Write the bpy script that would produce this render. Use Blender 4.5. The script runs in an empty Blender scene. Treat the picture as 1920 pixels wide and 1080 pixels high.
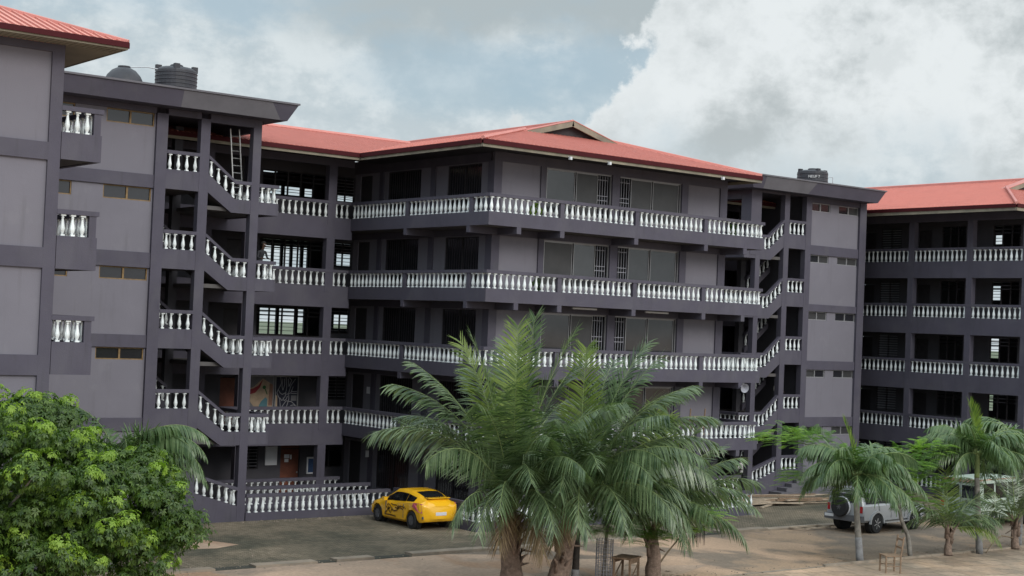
import bpy, bmesh, math, random
from mathutils import Vector, Matrix
random.seed(7)
R=math.radians
S=bpy.context.scene; C=S.collection
# ------------------------------------------------------------------ camera
W_,P_,RL,F_=0.6609,0.0263,0.0412,2843.0
cam=bpy.data.cameras.new('camera'); cam.sensor_width=36; cam.lens=F_/1920*36; cam.clip_end=9000; cam.clip_start=.5
co=bpy.data.objects.new('camera',cam); C.objects.link(co); S.camera=co
fw=Vector((math.sin(W_)*math.cos(P_),math.cos(W_)*math.cos(P_),math.sin(P_)))
r0=Vector((math.cos(W_),-math.sin(W_),0)); u0=r0.cross(fw)
rr=r0*math.cos(RL)+u0*math.sin(RL); uu=u0*math.cos(RL)-r0*math.sin(RL)
m=Matrix.Identity(4)
for i in range(3): m[i][0]=rr[i]; m[i][1]=uu[i]; m[i][2]=-fw[i]
m[2][3]=6.9501; co.matrix_world=m
CAM=Vector((0,0,6.95))
# ------------------------------------------------------------------ view
S.view_settings.view_transform='Standard'; S.view_settings.look='None'; S.view_settings.exposure=0.0; S.view_settings.gamma=1
# ------------------------------------------------------------------ sun + sky
SUN_EL,SUN_AZ=R(31),R(184)      # azimuth clockwise from +Y
sd=Vector((math.sin(SUN_AZ)*math.cos(SUN_EL),math.cos(SUN_AZ)*math.cos(SUN_EL),math.sin(SUN_EL)))
sl=bpy.data.lights.new('sun','SUN'); sl.energy=1.55; sl.angle=R(24); sl.color=(1,.96,.9)
so=bpy.data.objects.new('sun',sl); C.objects.link(so); so.rotation_euler=sd.to_track_quat('Z','Y').to_euler(); so.location=(0,0,60)
w=bpy.data.worlds.new("World"); S.world=w; w.use_nodes=True
N=w.node_tree.nodes; L=w.node_tree.links; N.clear()
def nn(t,**k):
    n=N.new(t)
    for a,b in k.items(): setattr(n,a,b)
    return n
def mth(op,a,b=None,c=None,cl=False):
    n=nn('ShaderNodeMath',operation=op); n.use_clamp=cl
    for i,v in enumerate((a,b,c)):
        if v is None: continue
        if isinstance(v,(int,float)): n.inputs[i].default_value=v
        else: L.new(v,n.inputs[i])
    return n.outputs[0]
def sstep(v,a,b):
    n=nn('ShaderNodeMapRange',interpolation_type='SMOOTHSTEP'); L.new(v,n.inputs[0])
    n.inputs[1].default_value=a; n.inputs[2].default_value=b; n.inputs[3].default_value=0; n.inputs[4].default_value=1
    return n.outputs[0]
def mixc(f,a,b):
    n=nn('ShaderNodeMix',data_type='RGBA')
    if isinstance(f,(int,float)): n.inputs[0].default_value=f
    else: L.new(f,n.inputs[0])
    for i,v in ((6,a),(7,b)):
        if isinstance(v,tuple): n.inputs[i].default_value=(*v,1)
        else: L.new(v,n.inputs[i])
    return n.outputs[2]
tc=nn('ShaderNodeTexCoord'); dirv=tc.outputs['Generated']
def dot(v):
    n=nn('ShaderNodeVectorMath',operation='DOT_PRODUCT'); L.new(dirv,n.inputs[0]); n.inputs[1].default_value=v
    return n.outputs['Value']
f0=Vector((math.sin(W_),math.cos(W_),0))
fwd=mth('MAXIMUM',dot(f0),0.05)
U=mth('DIVIDE',dot(r0),fwd); V=mth('DIVIDE',dot(Vector((0,0,1))),fwd)      # bearing and elevation of a compass direction
def noise(scale,detail,rough,sx=1,sy=1,sz=1,off=(0,0,0),dist=0):
    mp=nn('ShaderNodeMapping'); L.new(dirv,mp.inputs[0]); mp.inputs['Scale'].default_value=(sx,sy,sz); mp.inputs['Location'].default_value=off
    n=nn('ShaderNodeTexNoise'); L.new(mp.outputs[0],n.inputs['Vector']); n.inputs['Scale'].default_value=scale; n.inputs['Detail'].default_value=detail; n.inputs['Roughness'].default_value=rough; n.inputs['Distortion'].default_value=dist
    return n.outputs[0]
sky=nn('ShaderNodeTexSky',sky_type='NISHITA'); sky.sun_disc=False; sky.sun_elevation=SUN_EL; sky.sun_rotation=SUN_AZ; sky.air_density=1.2; sky.dust_density=2.5
n1=noise(9,9,.58); n2=noise(30,7,.6,off=(2,1,0)); n3=noise(5,6,.55,1,1,2.6,off=(4,0,1)); n4=noise(14,8,.62,1,1,1.5,off=(9,3,2))
n5=noise(75,6,.62,off=(5,1,3))
puff=mth('ADD',mth('MULTIPLY',mth('SUBTRACT',n1,.5),.30),mth('ADD',mth('MULTIPLY',mth('SUBTRACT',n2,.5),.10),mth('MULTIPLY',mth('SUBTRACT',n5,.5),.016)))
edge=mth('SUBTRACT',U,mth('ADD',.048,mth('MULTIPLY',mth('SUBTRACT',V,.155),.55)))
sdist=mth('ADD',edge,puff)
cum=sstep(sdist,-.004,.014)
low=sstep(mth('ADD',V,mth('MULTIPLY',mth('SUBTRACT',n1,.5),.16)),.085,.15)
cum=mth('MULTIPLY',cum,low)
inner=sstep(sdist,.0,.10)
nb=mth('ADD',mth('MULTIPLY',n1,.55),mth('MULTIPLY',n4,.45))
shade=mth('MULTIPLY',sstep(nb,.445,.60),mth('ADD',.35,mth('MULTIPLY',inner,.65)))
shade=mth('MAXIMUM',shade,mth('MULTIPLY',sstep(n2,.46,.66),mth('ADD',.08,mth('MULTIPLY',inner,.22))))
bk=10.
cumc=mixc(shade,(.80*bk,.845*bk,.86*bk),(.475*bk,.525*bk,.54*bk))
# thin veil over pale blue
veil=mth('ADD',n3,mth('MULTIPLY',mth('SUBTRACT',n4,.5),.35))
vm=mth('ADD',.35,mth('MULTIPLY',sstep(veil,.36,.56),.65))
# pale-blue opening left of the big cloud
du=mth('DIVIDE',mth('SUBTRACT',U,-.035),.085); dv=mth('DIVIDE',mth('SUBTRACT',V,.165),.028)
hole=mth('SUBTRACT',1,sstep(mth('ADD',mth('ADD',mth('MULTIPLY',du,du),mth('MULTIPLY',dv,dv)),mth('MULTIPLY',mth('SUBTRACT',n4,.5),2.6)),.2,1.6))
vm=mth('MULTIPLY',vm,mth('SUBTRACT',1,mth('MULTIPLY',hole,.6)))
dark=mth('MULTIPLY',sstep(mth('ADD',V,mth('MULTIPLY',mth('SUBTRACT',n1,.5),.14)),.170,.205),sstep(U,-.24,-.08))
veilb=mixc(sstep(n4,.42,.60),(.53*bk,.61*bk,.65*bk),(.70*bk,.765*bk,.79*bk))
veilc=mixc(dark,veilb,(.44*bk,.505*bk,.53*bk))
blue=mixc(.72,sky.outputs[0],(.42*bk,.56*bk,.66*bk))
base=mixc(vm,blue,veilc)
base=mixc(mth('MULTIPLY',sstep(V,.02,-.04),.8),base,(.62*bk,.68*bk,.71*bk))
col=mixc(cum,base,cumc)
bg=nn('ShaderNodeBackground'); bg.inputs[1].default_value=.1; L.new(col,bg.inputs[0])
dz=dot(Vector((0,0,1))); bk_=mth('MULTIPLY',dot(f0),-1.)
gain=mth('ADD',1.,mth('ADD',mth('MULTIPLY',sstep(dz,.30,.70),1.25),mth('MULTIPLY',mth('MULTIPLY',sstep(bk_,-.35,.4),sstep(dz,-.02,.05)),.45)))
sc_=nn('ShaderNodeVectorMath',operation='SCALE'); L.new(col,sc_.inputs[0]); L.new(gain,sc_.inputs['Scale']); L.new(sc_.outputs[0],bg.inputs[0])
ow=nn('ShaderNodeOutputWorld'); L.new(bg.outputs[0],ow.inputs[0])

# ------------------------------------------------------------------ materials
MATS={}
def mat(name,col,rough=.8,var=.12,scale=3.,spec=.3,metal=0,bump=0,bscale=30,extra=None,coat=0,stain=None,trans=0,streak=None):
    m=bpy.data.materials.new(name); m.use_nodes=True; nt=m.node_tree; b=nt.nodes['Principled BSDF']
    b.inputs['Roughness'].default_value=rough; b.inputs['Metallic'].default_value=metal; b.inputs['Specular IOR Level'].default_value=spec
    if coat: b.inputs['Coat Weight'].default_value=coat; b.inputs['Coat Roughness'].default_value=.05
    tc=nt.nodes.new('ShaderNodeTexCoord'); nz=nt.nodes.new('ShaderNodeTexNoise'); nz.inputs['Scale'].default_value=scale; nz.inputs['Detail'].default_value=6; nz.inputs['Roughness'].default_value=.6
    nt.links.new(tc.outputs['Object'],nz.inputs['Vector'])
    mr=nt.nodes.new('ShaderNodeMapRange'); mr.inputs[1].default_value=.3; mr.inputs[2].default_value=.7; mr.inputs[3].default_value=1-var; mr.inputs[4].default_value=1+var
    nt.links.new(nz.outputs[0],mr.inputs[0])
    mx=nt.nodes.new('ShaderNodeVectorMath'); mx.operation='SCALE'; mx.inputs[0].default_value=col; nt.links.new(mr.outputs[0],mx.inputs['Scale'])
    out=mx.outputs[0]
    if stain:
        sc,amt,scol=stain
        n2=nt.nodes.new('ShaderNodeTexNoise'); n2.inputs['Scale'].default_value=sc; n2.inputs['Detail'].default_value=8; nt.links.new(tc.outputs['Object'],n2.inputs['Vector'])
        m2=nt.nodes.new('ShaderNodeMapRange'); m2.inputs[1].default_value=.5; m2.inputs[2].default_value=.72; m2.inputs[3].default_value=0; m2.inputs[4].default_value=amt; nt.links.new(n2.outputs[0],m2.inputs[0])
        mm=nt.nodes.new('ShaderNodeMix'); mm.data_type='RGBA'; nt.links.new(m2.outputs[0],mm.inputs[0]); nt.links.new(out,mm.inputs[6]); mm.inputs[7].default_value=(*scol,1); out=mm.outputs[2]
    if streak:
        for (sv,lo,hi,amt,scol) in streak:
            mp=nt.nodes.new('ShaderNodeMapping'); mp.inputs['Scale'].default_value=sv; nt.links.new(tc.outputs['Object'],mp.inputs[0])
            n3=nt.nodes.new('ShaderNodeTexNoise'); n3.inputs['Scale'].default_value=1; n3.inputs['Detail'].default_value=7; n3.inputs['Roughness'].default_value=.65; nt.links.new(mp.outputs[0],n3.inputs['Vector'])
            m3=nt.nodes.new('ShaderNodeMapRange'); m3.inputs[1].default_value=lo; m3.inputs[2].default_value=hi; m3.inputs[3].default_value=0; m3.inputs[4].default_value=amt; nt.links.new(n3.outputs[0],m3.inputs[0])
            q=nt.nodes.new('ShaderNodeMix'); q.data_type='RGBA'; nt.links.new(m3.outputs[0],q.inputs[0]); nt.links.new(out,q.inputs[6]); q.inputs[7].default_value=(*scol,1); out=q.outputs[2]
    nt.links.new(out,b.inputs['Base Color'])
    if bump:
        nb=nt.nodes.new('ShaderNodeTexNoise'); nb.inputs['Scale'].default_value=bscale; nb.inputs['Detail'].default_value=5; nt.links.new(tc.outputs['Object'],nb.inputs['Vector'])
        bp=nt.nodes.new('ShaderNodeBump'); bp.inputs['Strength'].default_value=bump; bp.inputs['Distance'].default_value=.03; nt.links.new(nb.outputs[0],bp.inputs['Height']); nt.links.new(bp.outputs[0],b.inputs['Normal'])
    if trans:
        b.inputs['Transmission Weight'].default_value=trans
    MATS[name]=m; return m
DARK=mat('dark_mauve_paint',(.076,.070,.094),.75,.10,.9,bump=.15,stain=(.6,.45,(.108,.103,.118)),streak=[((3.5,3.5,.35),.55,.78,.5,(.05,.048,.056)),((1.3,1.3,1.0),.58,.66,.3,(.10,.097,.108))])
DARK2=mat('weathered_dark_paint',(.125,.12,.135),.8,.12,1.2,bump=.15)
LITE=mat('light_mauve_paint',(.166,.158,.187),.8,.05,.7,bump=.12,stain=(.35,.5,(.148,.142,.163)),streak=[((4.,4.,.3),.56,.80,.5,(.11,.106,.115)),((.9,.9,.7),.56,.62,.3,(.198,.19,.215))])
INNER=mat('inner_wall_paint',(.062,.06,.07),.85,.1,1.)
SLABM=mat('soffit_paint',(.10,.093,.093),.85,.15,1.5)
WHITE=mat('white_gloss_paint',(.80,.84,.85),.45,.05,6,spec=.5,stain=(5,.25,(.62,.66,.66)))
_nt=WHITE.node_tree; _b=_nt.nodes['Principled BSDF']; _src=_b.inputs['Base Color'].links[0].from_socket
_oi=_nt.nodes.new('ShaderNodeObjectInfo'); _mr=_nt.nodes.new('ShaderNodeMapRange'); _mr.inputs[3].default_value=.80; _mr.inputs[4].default_value=1.04; _nt.links.new(_oi.outputs['Random'],_mr.inputs[0])
_vm=_nt.nodes.new('ShaderNodeVectorMath'); _vm.operation='SCALE'; _nt.links.new(_src,_vm.inputs[0]); _nt.links.new(_mr.outputs[0],_vm.inputs['Scale']); _nt.links.new(_vm.outputs[0],_b.inputs['Base Color'])
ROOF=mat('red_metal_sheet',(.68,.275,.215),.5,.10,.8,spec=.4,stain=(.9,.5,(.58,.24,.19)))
ROOFS=mat('shaded_rib_side',(.42,.135,.11),.7,.1,2)  # darker red on the rib sides: shade between ribs painted as colour
ROOFL=mat('faded_red_flashing',(.55,.22,.19),.6,.1,1.)
FASC=mat('dark_red_fascia',(.055,.008,.011),.7,.1,2,spec=.15)
CREAM=mat('weathered_cream_board',(.24,.215,.165),.8,.25,1.5,stain=(1.2,.6,(.13,.12,.11)))
SOFFB=mat('cream_soffit_board',(.25,.215,.165),.8,.1,1)
GLASS=mat('curtained_grey_glass',(.045,.045,.047),.35,.15,2,spec=.35)
GLASSR=mat('reflective_window_glass',(.03,.031,.034),.07,.2,1.5,spec=.7)
GLASSD=mat('dark_glass',(.018,.018,.022),.12,.1,2,spec=.6)
ALU=mat('aluminium_frame',(.27,.27,.28),.4,.08,5,metal=.3)
BARS=mat('window_bar_paint',(.30,.30,.34),.5,.1,5)
FRAMEB=mat('brown_wood_frame',(.20,.13,.06),.6,.3,6)
FRAMED=mat('dark_wood_frame',(.035,.032,.036),.6,.2,6)
DOORM=mat('red_brown_door',(.13,.045,.028),.6,.25,3)
WOOD=mat('worn_wood',(.22,.15,.10),.8,.3,8)
WOODL=mat('grey_timber',(.36,.29,.22),.85,.3,4)
BLACKP=mat('black_polyethylene',(.035,.035,.042),.5,.15,3,spec=.4,bump=.1,bscale=8)
METAL=mat('galvanised_metal',(.55,.56,.57),.35,.1,10,metal=.7)
PAPER=mat('white_paper',(.62,.63,.66),.8,.05,5)
RUBBER=mat('tyre_rubber',(.022,.022,.024),.85,.2,20)
TEXTW=mat('white_lettering',(.6,.6,.6),.6,.05,5)
BARK=mat('grey_palm_bark',(.20,.185,.165),.9,.3,6,bump=.5,bscale=20)
BARKB=mat('fibrous_brown_bark',(.20,.145,.115),.95,.4,9,bump=.8,bscale=25)
BARKD=mat('dark_bark',(.04,.034,.03),.95,.3,9,bump=.5)
LIME=mat('lime_washed_bark',(.20,.20,.205),.9,.25,5,bump=.3)
def leafmat(name,c1,c2,tr=.3,rough=.45,scale=2.5):
    m=bpy.data.materials.new(name); m.use_nodes=True; nt=m.node_tree; b=nt.nodes['Principled BSDF']; b.inputs['Roughness'].default_value=rough; b.inputs['Specular IOR Level'].default_value=.45
    geo=nt.nodes.new('ShaderNodeNewGeometry'); tc=nt.nodes.new('ShaderNodeTexCoord'); nz=nt.nodes.new('ShaderNodeTexNoise'); nz.inputs['Scale'].default_value=scale; nt.links.new(tc.outputs['Object'],nz.inputs['Vector'])
    ad=nt.nodes.new('ShaderNodeMath'); ad.operation='MULTIPLY_ADD'; nt.links.new(geo.outputs['Random Per Island'],ad.inputs[0]); ad.inputs[1].default_value=.6; nt.links.new(nz.outputs[0],ad.inputs[2])
    mr=nt.nodes.new('ShaderNodeMapRange'); mr.inputs[1].default_value=.4; mr.inputs[2].default_value=1.2; nt.links.new(ad.outputs[0],mr.inputs[0])
    mm=nt.nodes.new('ShaderNodeMix'); mm.data_type='RGBA'; nt.links.new(mr.outputs[0],mm.inputs[0]); mm.inputs[6].default_value=(*c1,1); mm.inputs[7].default_value=(*c2,1)
    nt.links.new(mm.outputs[2],b.inputs['Base Color'])
    tl=nt.nodes.new('ShaderNodeBsdfTranslucent'); sc=nt.nodes.new('ShaderNodeVectorMath'); sc.operation='MULTIPLY'; nt.links.new(mm.outputs[2],sc.inputs[0]); sc.inputs[1].default_value=(1.3,1.6,.6); nt.links.new(sc.outputs[0],tl.inputs[0])
    ms=nt.nodes.new('ShaderNodeMixShader'); ms.inputs[0].default_value=tr; nt.links.new(b.outputs[0],ms.inputs[1]); nt.links.new(tl.outputs[0],ms.inputs[2])
    nt.links.new(ms.outputs[0],nt.nodes['Material Output'].inputs[0]); return m
PALM=leafmat('palm_leaf',(.020,.048,.018),(.185,.25,.13),.22,.28)
DRYL=leafmat('dry_palm_leaf',(.10,.065,.035),(.26,.19,.11),.2,.7)
PALMY=leafmat('young_palm_leaf',(.08,.135,.03),(.24,.30,.07),.32)
PALMM=leafmat('manila_palm_leaf',(.045,.095,.035),(.15,.22,.10),.25,.33)
RACH=mat('palm_rib',(.20,.26,.10),.6,.2,5)
DRYF=mat('dry_palm_rib',(.16,.12,.08),.8,.3,5)
LEAFT=leafmat('broad_leaf',(.020,.052,.010),(.095,.16,.022),.3)
LEAFY=leafmat('new_broad_leaf',(.16,.27,.025),(.26,.38,.05),.35)
FEATH=leafmat('feathery_leaf',(.05,.12,.025),(.14,.25,.04),.35)
FEATHY=leafmat('new_feathery_leaf',(.16,.30,.03),(.27,.42,.06),.4)
YEL=mat('yellow_car_paint',(.85,.45,.012),.25,.03,1,spec=.5,coat=.6)
SILV=mat('silver_car_paint',(.33,.34,.36),.35,.05,1,spec=.5,coat=.5)
VANW=mat('faded_white_reflection_tint',(.34,.40,.34),.5,.1,1.5,spec=.4,stain=(1.,.4,(.36,.42,.36)))  # faded white with a green reflection painted into the base colour
RUST=mat('rusty_roof_edge',(.30,.16,.10),.8,.3,3,stain=(3,.8,(.55,.52,.5)))
GREYC=mat('grey_plastic',(.10,.10,.11),.6,.1,3)
CGLASS=mat('car_glass',(.012,.014,.016),.06,.1,2,spec=.7)
REDL=mat('red_tail_light',(.35,.015,.02),.2,.1,8,spec=.6)
PINKL=mat('pink_red_tail_light',(.50,.10,.13),.2,.1,8,spec=.6)
DECAL=mat('dark_decal',(.10,.05,.01),.5,.3,4)
SKIN=mat('dark_skin',(.07,.04,.028),.6,.1,5)
CLOTHD=mat('dark_cloth',(.03,.03,.035),.9,.2,6)
CLOTHW=mat('white_cloth',(.60,.60,.58),.9,.1,6)
HAIR=mat('black_hair',(.012,.011,.010),.8,.2,20)

# ------------------------------------------------------------------ helpers
def link(o,parent=None):
    C.objects.link(o)
    if parent is not None:
        o.parent=parent
    return o
def wloc(o):
    v=Vector(o.location); p=o.parent
    while p is not None: v=v+Vector(p.location); p=p.parent
    return v
def thing(name,label,cat,loc=(0,0,0),group=None,rotz=0):
    o=bpy.data.objects.new(name,None); o.empty_display_size=.3; link(o); o.location=loc; o.rotation_euler=(0,0,rotz)
    o['label']=label; o['category']=cat
    if group: o['group']=group
    return o
def tag(o,label,cat,group=None):
    o['label']=label; o['category']=cat
    if group: o['group']=group
    return o
def fin(name,bm,mt,parent=None,smooth=False,local=False,recalc=False):
    """bm is in world coordinates (parents that are block Empties sit unrotated); shift into the parent's frame"""
    if recalc: bmesh.ops.recalc_face_normals(bm,faces=bm.faces)
    if parent is not None and not local:
        off=wloc(parent); bmesh.ops.translate(bm,verts=bm.verts,vec=-off)
    me=bpy.data.meshes.new(name); bm.to_mesh(me); bm.free()
    for x in (mt if isinstance(mt,(list,tuple)) else [mt]): me.materials.append(x)
    if smooth:
        for p in me.polygons: p.use_smooth=True
    return link(bpy.data.objects.new(name,me),parent)
def box(bm,x0,x1,y0,y1,z0,z1,mi=0):
    if x0>x1: x0,x1=x1,x0
    if y0>y1: y0,y1=y1,y0
    if z0>z1: z0,z1=z1,z0
    v=[bm.verts.new(p) for p in ((x0,y0,z0),(x1,y0,z0),(x1,y1,z0),(x0,y1,z0),(x0,y0,z1),(x1,y0,z1),(x1,y1,z1),(x0,y1,z1))]
    for f in ((0,3,2,1),(4,5,6,7),(0,1,5,4),(1,2,6,5),(2,3,7,6),(3,0,4,7)):
        bm.faces.new([v[i] for i in f]).material_index=mi
SPLIT={'column','cantilever_beam','door','wall','beam','post','tube_lamp','notice','pane','band','ceiling','steps','landing','coping','floor_slab','soffit','sash','jamb'}
def boxes(name,lst,mt,parent=None,**k):
    if name in SPLIT and len(lst)>1 and parent is not None:
        for b in lst: boxes(name,[b],mt,parent,**k)
        return
    bm=bmesh.new()
    for b in lst: box(bm,*b)
    return fin(name,bm,mt,parent,**k)
def prism(bm,pts,ax,a,b,mi=0):
    """extrude polygon (2-D pts) along axis ax from a to b. ax='Y': pts=(x,z); 'X': pts=(y,z); 'Z': pts=(x,y)"""
    def mk(p,t): return {'Y':(p[0],t,p[1]),'X':(t,p[0],p[1]),'Z':(p[0],p[1],t)}[ax]
    A=[bm.verts.new(mk(p,a)) for p in pts]; Bv=[bm.verts.new(mk(p,b)) for p in pts]; n=len(pts)
    fs=[bm.faces.new(A),bm.faces.new(Bv[::-1])]+[bm.faces.new((A[(i+1)%n],A[i],Bv[i],Bv[(i+1)%n])) for i in range(n)]
    for f in fs: f.material_index=mi
    bmesh.ops.recalc_face_normals(bm,faces=fs)
def tube(bm,pts,rad,seg=6,cap=True,mi=0):
    pts=[Vector(p) for p in pts]; rings=[]; n=len(pts)
    for i,p in enumerate(pts):
        d=(pts[min(i+1,n-1)]-pts[max(i-1,0)]).normalized(); a=d.orthogonal().normalized() if abs(d.z)>.9 else d.cross(Vector((0,0,1))).normalized(); b=d.cross(a)
        r=rad[i] if isinstance(rad,(list,tuple)) else rad
        rings.append([bm.verts.new(p+(a*math.cos(2*math.pi*j/seg)+b*math.sin(2*math.pi*j/seg))*r) for j in range(seg)])
    for i in range(n-1):
        for j in range(seg):
            k=(j+1)%seg; bm.faces.new((rings[i][j],rings[i][k],rings[i+1][k],rings[i+1][j])).material_index=mi
    if cap:
        for rg in (rings[0][::-1],rings[-1]): bm.faces.new(rg).material_index=mi
def lathe(bm,prof,seg=8,c=(0,0,0),ax='Z',mi=0):
    rings=[]
    for r,h in prof:
        ring=[]
        for j in range(seg):
            a=2*math.pi*j/seg; x,y=r*math.cos(a),r*math.sin(a)
            p=(x,y,h) if ax=='Z' else ((x,h,y) if ax=='Y' else (h,x,y))
            ring.append(bm.verts.new(Vector(c)+Vector(p)))
        rings.append(ring)
    fs=[]
    for i in range(len(rings)-1):
        for j in range(seg):
            k=(j+1)%seg; fs.append(bm.faces.new((rings[i][j],rings[i][k],rings[i+1][k],rings[i+1][j])))
    fs.append(bm.faces.new(rings[0])); fs.append(bm.faces.new(rings[-1]))
    for f in fs: f.material_index=mi
    bmesh.ops.recalc_face_normals(bm,faces=fs)
def wallgrid(bm,ax,pos,th,u0,u1,z0,z1,holes):
    """wall in plane ax=pos..pos+th, running u0..u1, z0..z1 with rectangular holes (ua,ub,za,zb)"""
    us=sorted({u0,u1,*[h[0] for h in holes],*[h[1] for h in holes]}); us=[u for u in us if u0<=u<=u1]
    for a,b in zip(us,us[1:]):
        hs=sorted([(max(h[2],z0),min(h[3],z1)) for h in holes if h[0]<=a+1e-6 and h[1]>=b-1e-6])
        z=z0
        for p,q in hs+[(z1,z1)]:
            if p-z>1e-4:
                if ax=='Y': box(bm,a,b,pos,pos+th,z,p)
                else: box(bm,pos,pos+th,a,b,z,p)
            z=max(z,q)
# baluster prototype mesh: height .59, origin at foot
bm=bmesh.new()
box(bm,-.058,.058,-.058,.058,0,.045); lathe(bm,[(.045,.045),(.036,.075),(.05,.10),(.068,.16),(.072,.21),(.062,.27),(.044,.36),(.034,.45),(.032,.485),(.044,.495),(.044,.51),(.036,.52),(.05,.545)],9)
box(bm,-.068,.068,-.068,.068,.545,.5925)
BAL=bpy.data.meshes.new('baluster'); bm.to_mesh(BAL); bm.free(); BAL.materials.append(WHITE)
for p in BAL.polygons: p.use_smooth=len(p.vertices)==4 and abs(p.normal.z)<.9 and p.area<.002
BALS={}   # thing -> list of (balustrade, pos)
def bals(t,par,pts):
    BALS.setdefault(t.name,(t,[]))[1].extend([(par,Vector(p)) for p in pts])
def flush_bals():
    for t,l in BALS.values():
        l.sort(key=lambda q:(q[1]-CAM).length)
        for par,p in l[:100]:
            o=bpy.data.objects.new('baluster',BAL); link(o,par); o.location=p-wloc(par); o.rotation_euler=(0,0,random.choice((0,1,2,3))*math.pi/2+random.uniform(-.05,.05))
        rest=l[100:]
        if rest:
            bm=bmesh.new()
            for par,p in rest:
                n0=len(bm.verts); bm.from_mesh(BAL); bm.verts.ensure_lookup_table()
                bmesh.ops.translate(bm,verts=bm.verts[n0:],vec=p)
            for f in bm.faces: f.smooth=True
            o=fin('balusters',bm,WHITE,t); o['kind']='stuff'
def line_pts(a,b,sp=.30,pad=.17):
    a=Vector(a); b=Vector(b); L_=(b-a).length-2*pad
    if L_<.08: return []
    n=max(1,round(L_/sp)); d=(b-a).normalized()
    return [a+d*(pad+L_*i/n) for i in range(n+1)]
def balustrade(t,a,b,zb,posts=(),th=.16,kerb=None,sp=.30,extend=0.):
    """straight balustrade between plan points a,b ; posts = distances; kerb bottom z"""
    a=Vector((*a,0)); b=Vector((*b,0)); d=(b-a); Lg=d.length; d.normalize(); alongx=abs(d.x)>.5
    e=thing_part('balustrade',t,(a+b)/2+Vector((0,0,zb)))
    def bx(s0,s1,z0,z1,th_):
        p=a+d*s0; q=a+d*s1
        return (p.x,q.x,p.y-th_/2,p.y+th_/2,z0,z1) if alongx else (p.x-th_/2,p.x+th_/2,p.y,q.y,z0,z1)
    boxes('rail',[bx(-extend,Lg+extend,zb+.59,zb+.72,th+.04)],DARK,e)
    st=[0.]+list(posts)+[Lg]
    pl=[bx(s-.10,s+.10,zb-.002,zb+.592,th-.01) for s in posts]
    if pl: boxes('post',pl,DARK,e)
    if kerb is not None: boxes('kerb',[bx(0,Lg,kerb,zb,th)],DARK,e)
    pts=[]
    for s0,s1 in zip(st,st[1:]):
        p=a+d*(s0+(.1 if s0>0 else 0)); q=a+d*(s1-(.1 if s1<Lg else 0))
        pts+=[Vector((v.x,v.y,zb)) for v in line_pts(p,q,sp)]
    bals(t,e,pts)
    return e
def thing_part(name,t,loc):
    o=bpy.data.objects.new(name,None); o.empty_display_size=.2; link(o,t); o.location=Vector(loc)-wloc(t); return o
def zb(k): return 2.46+3*(k-1)

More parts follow.
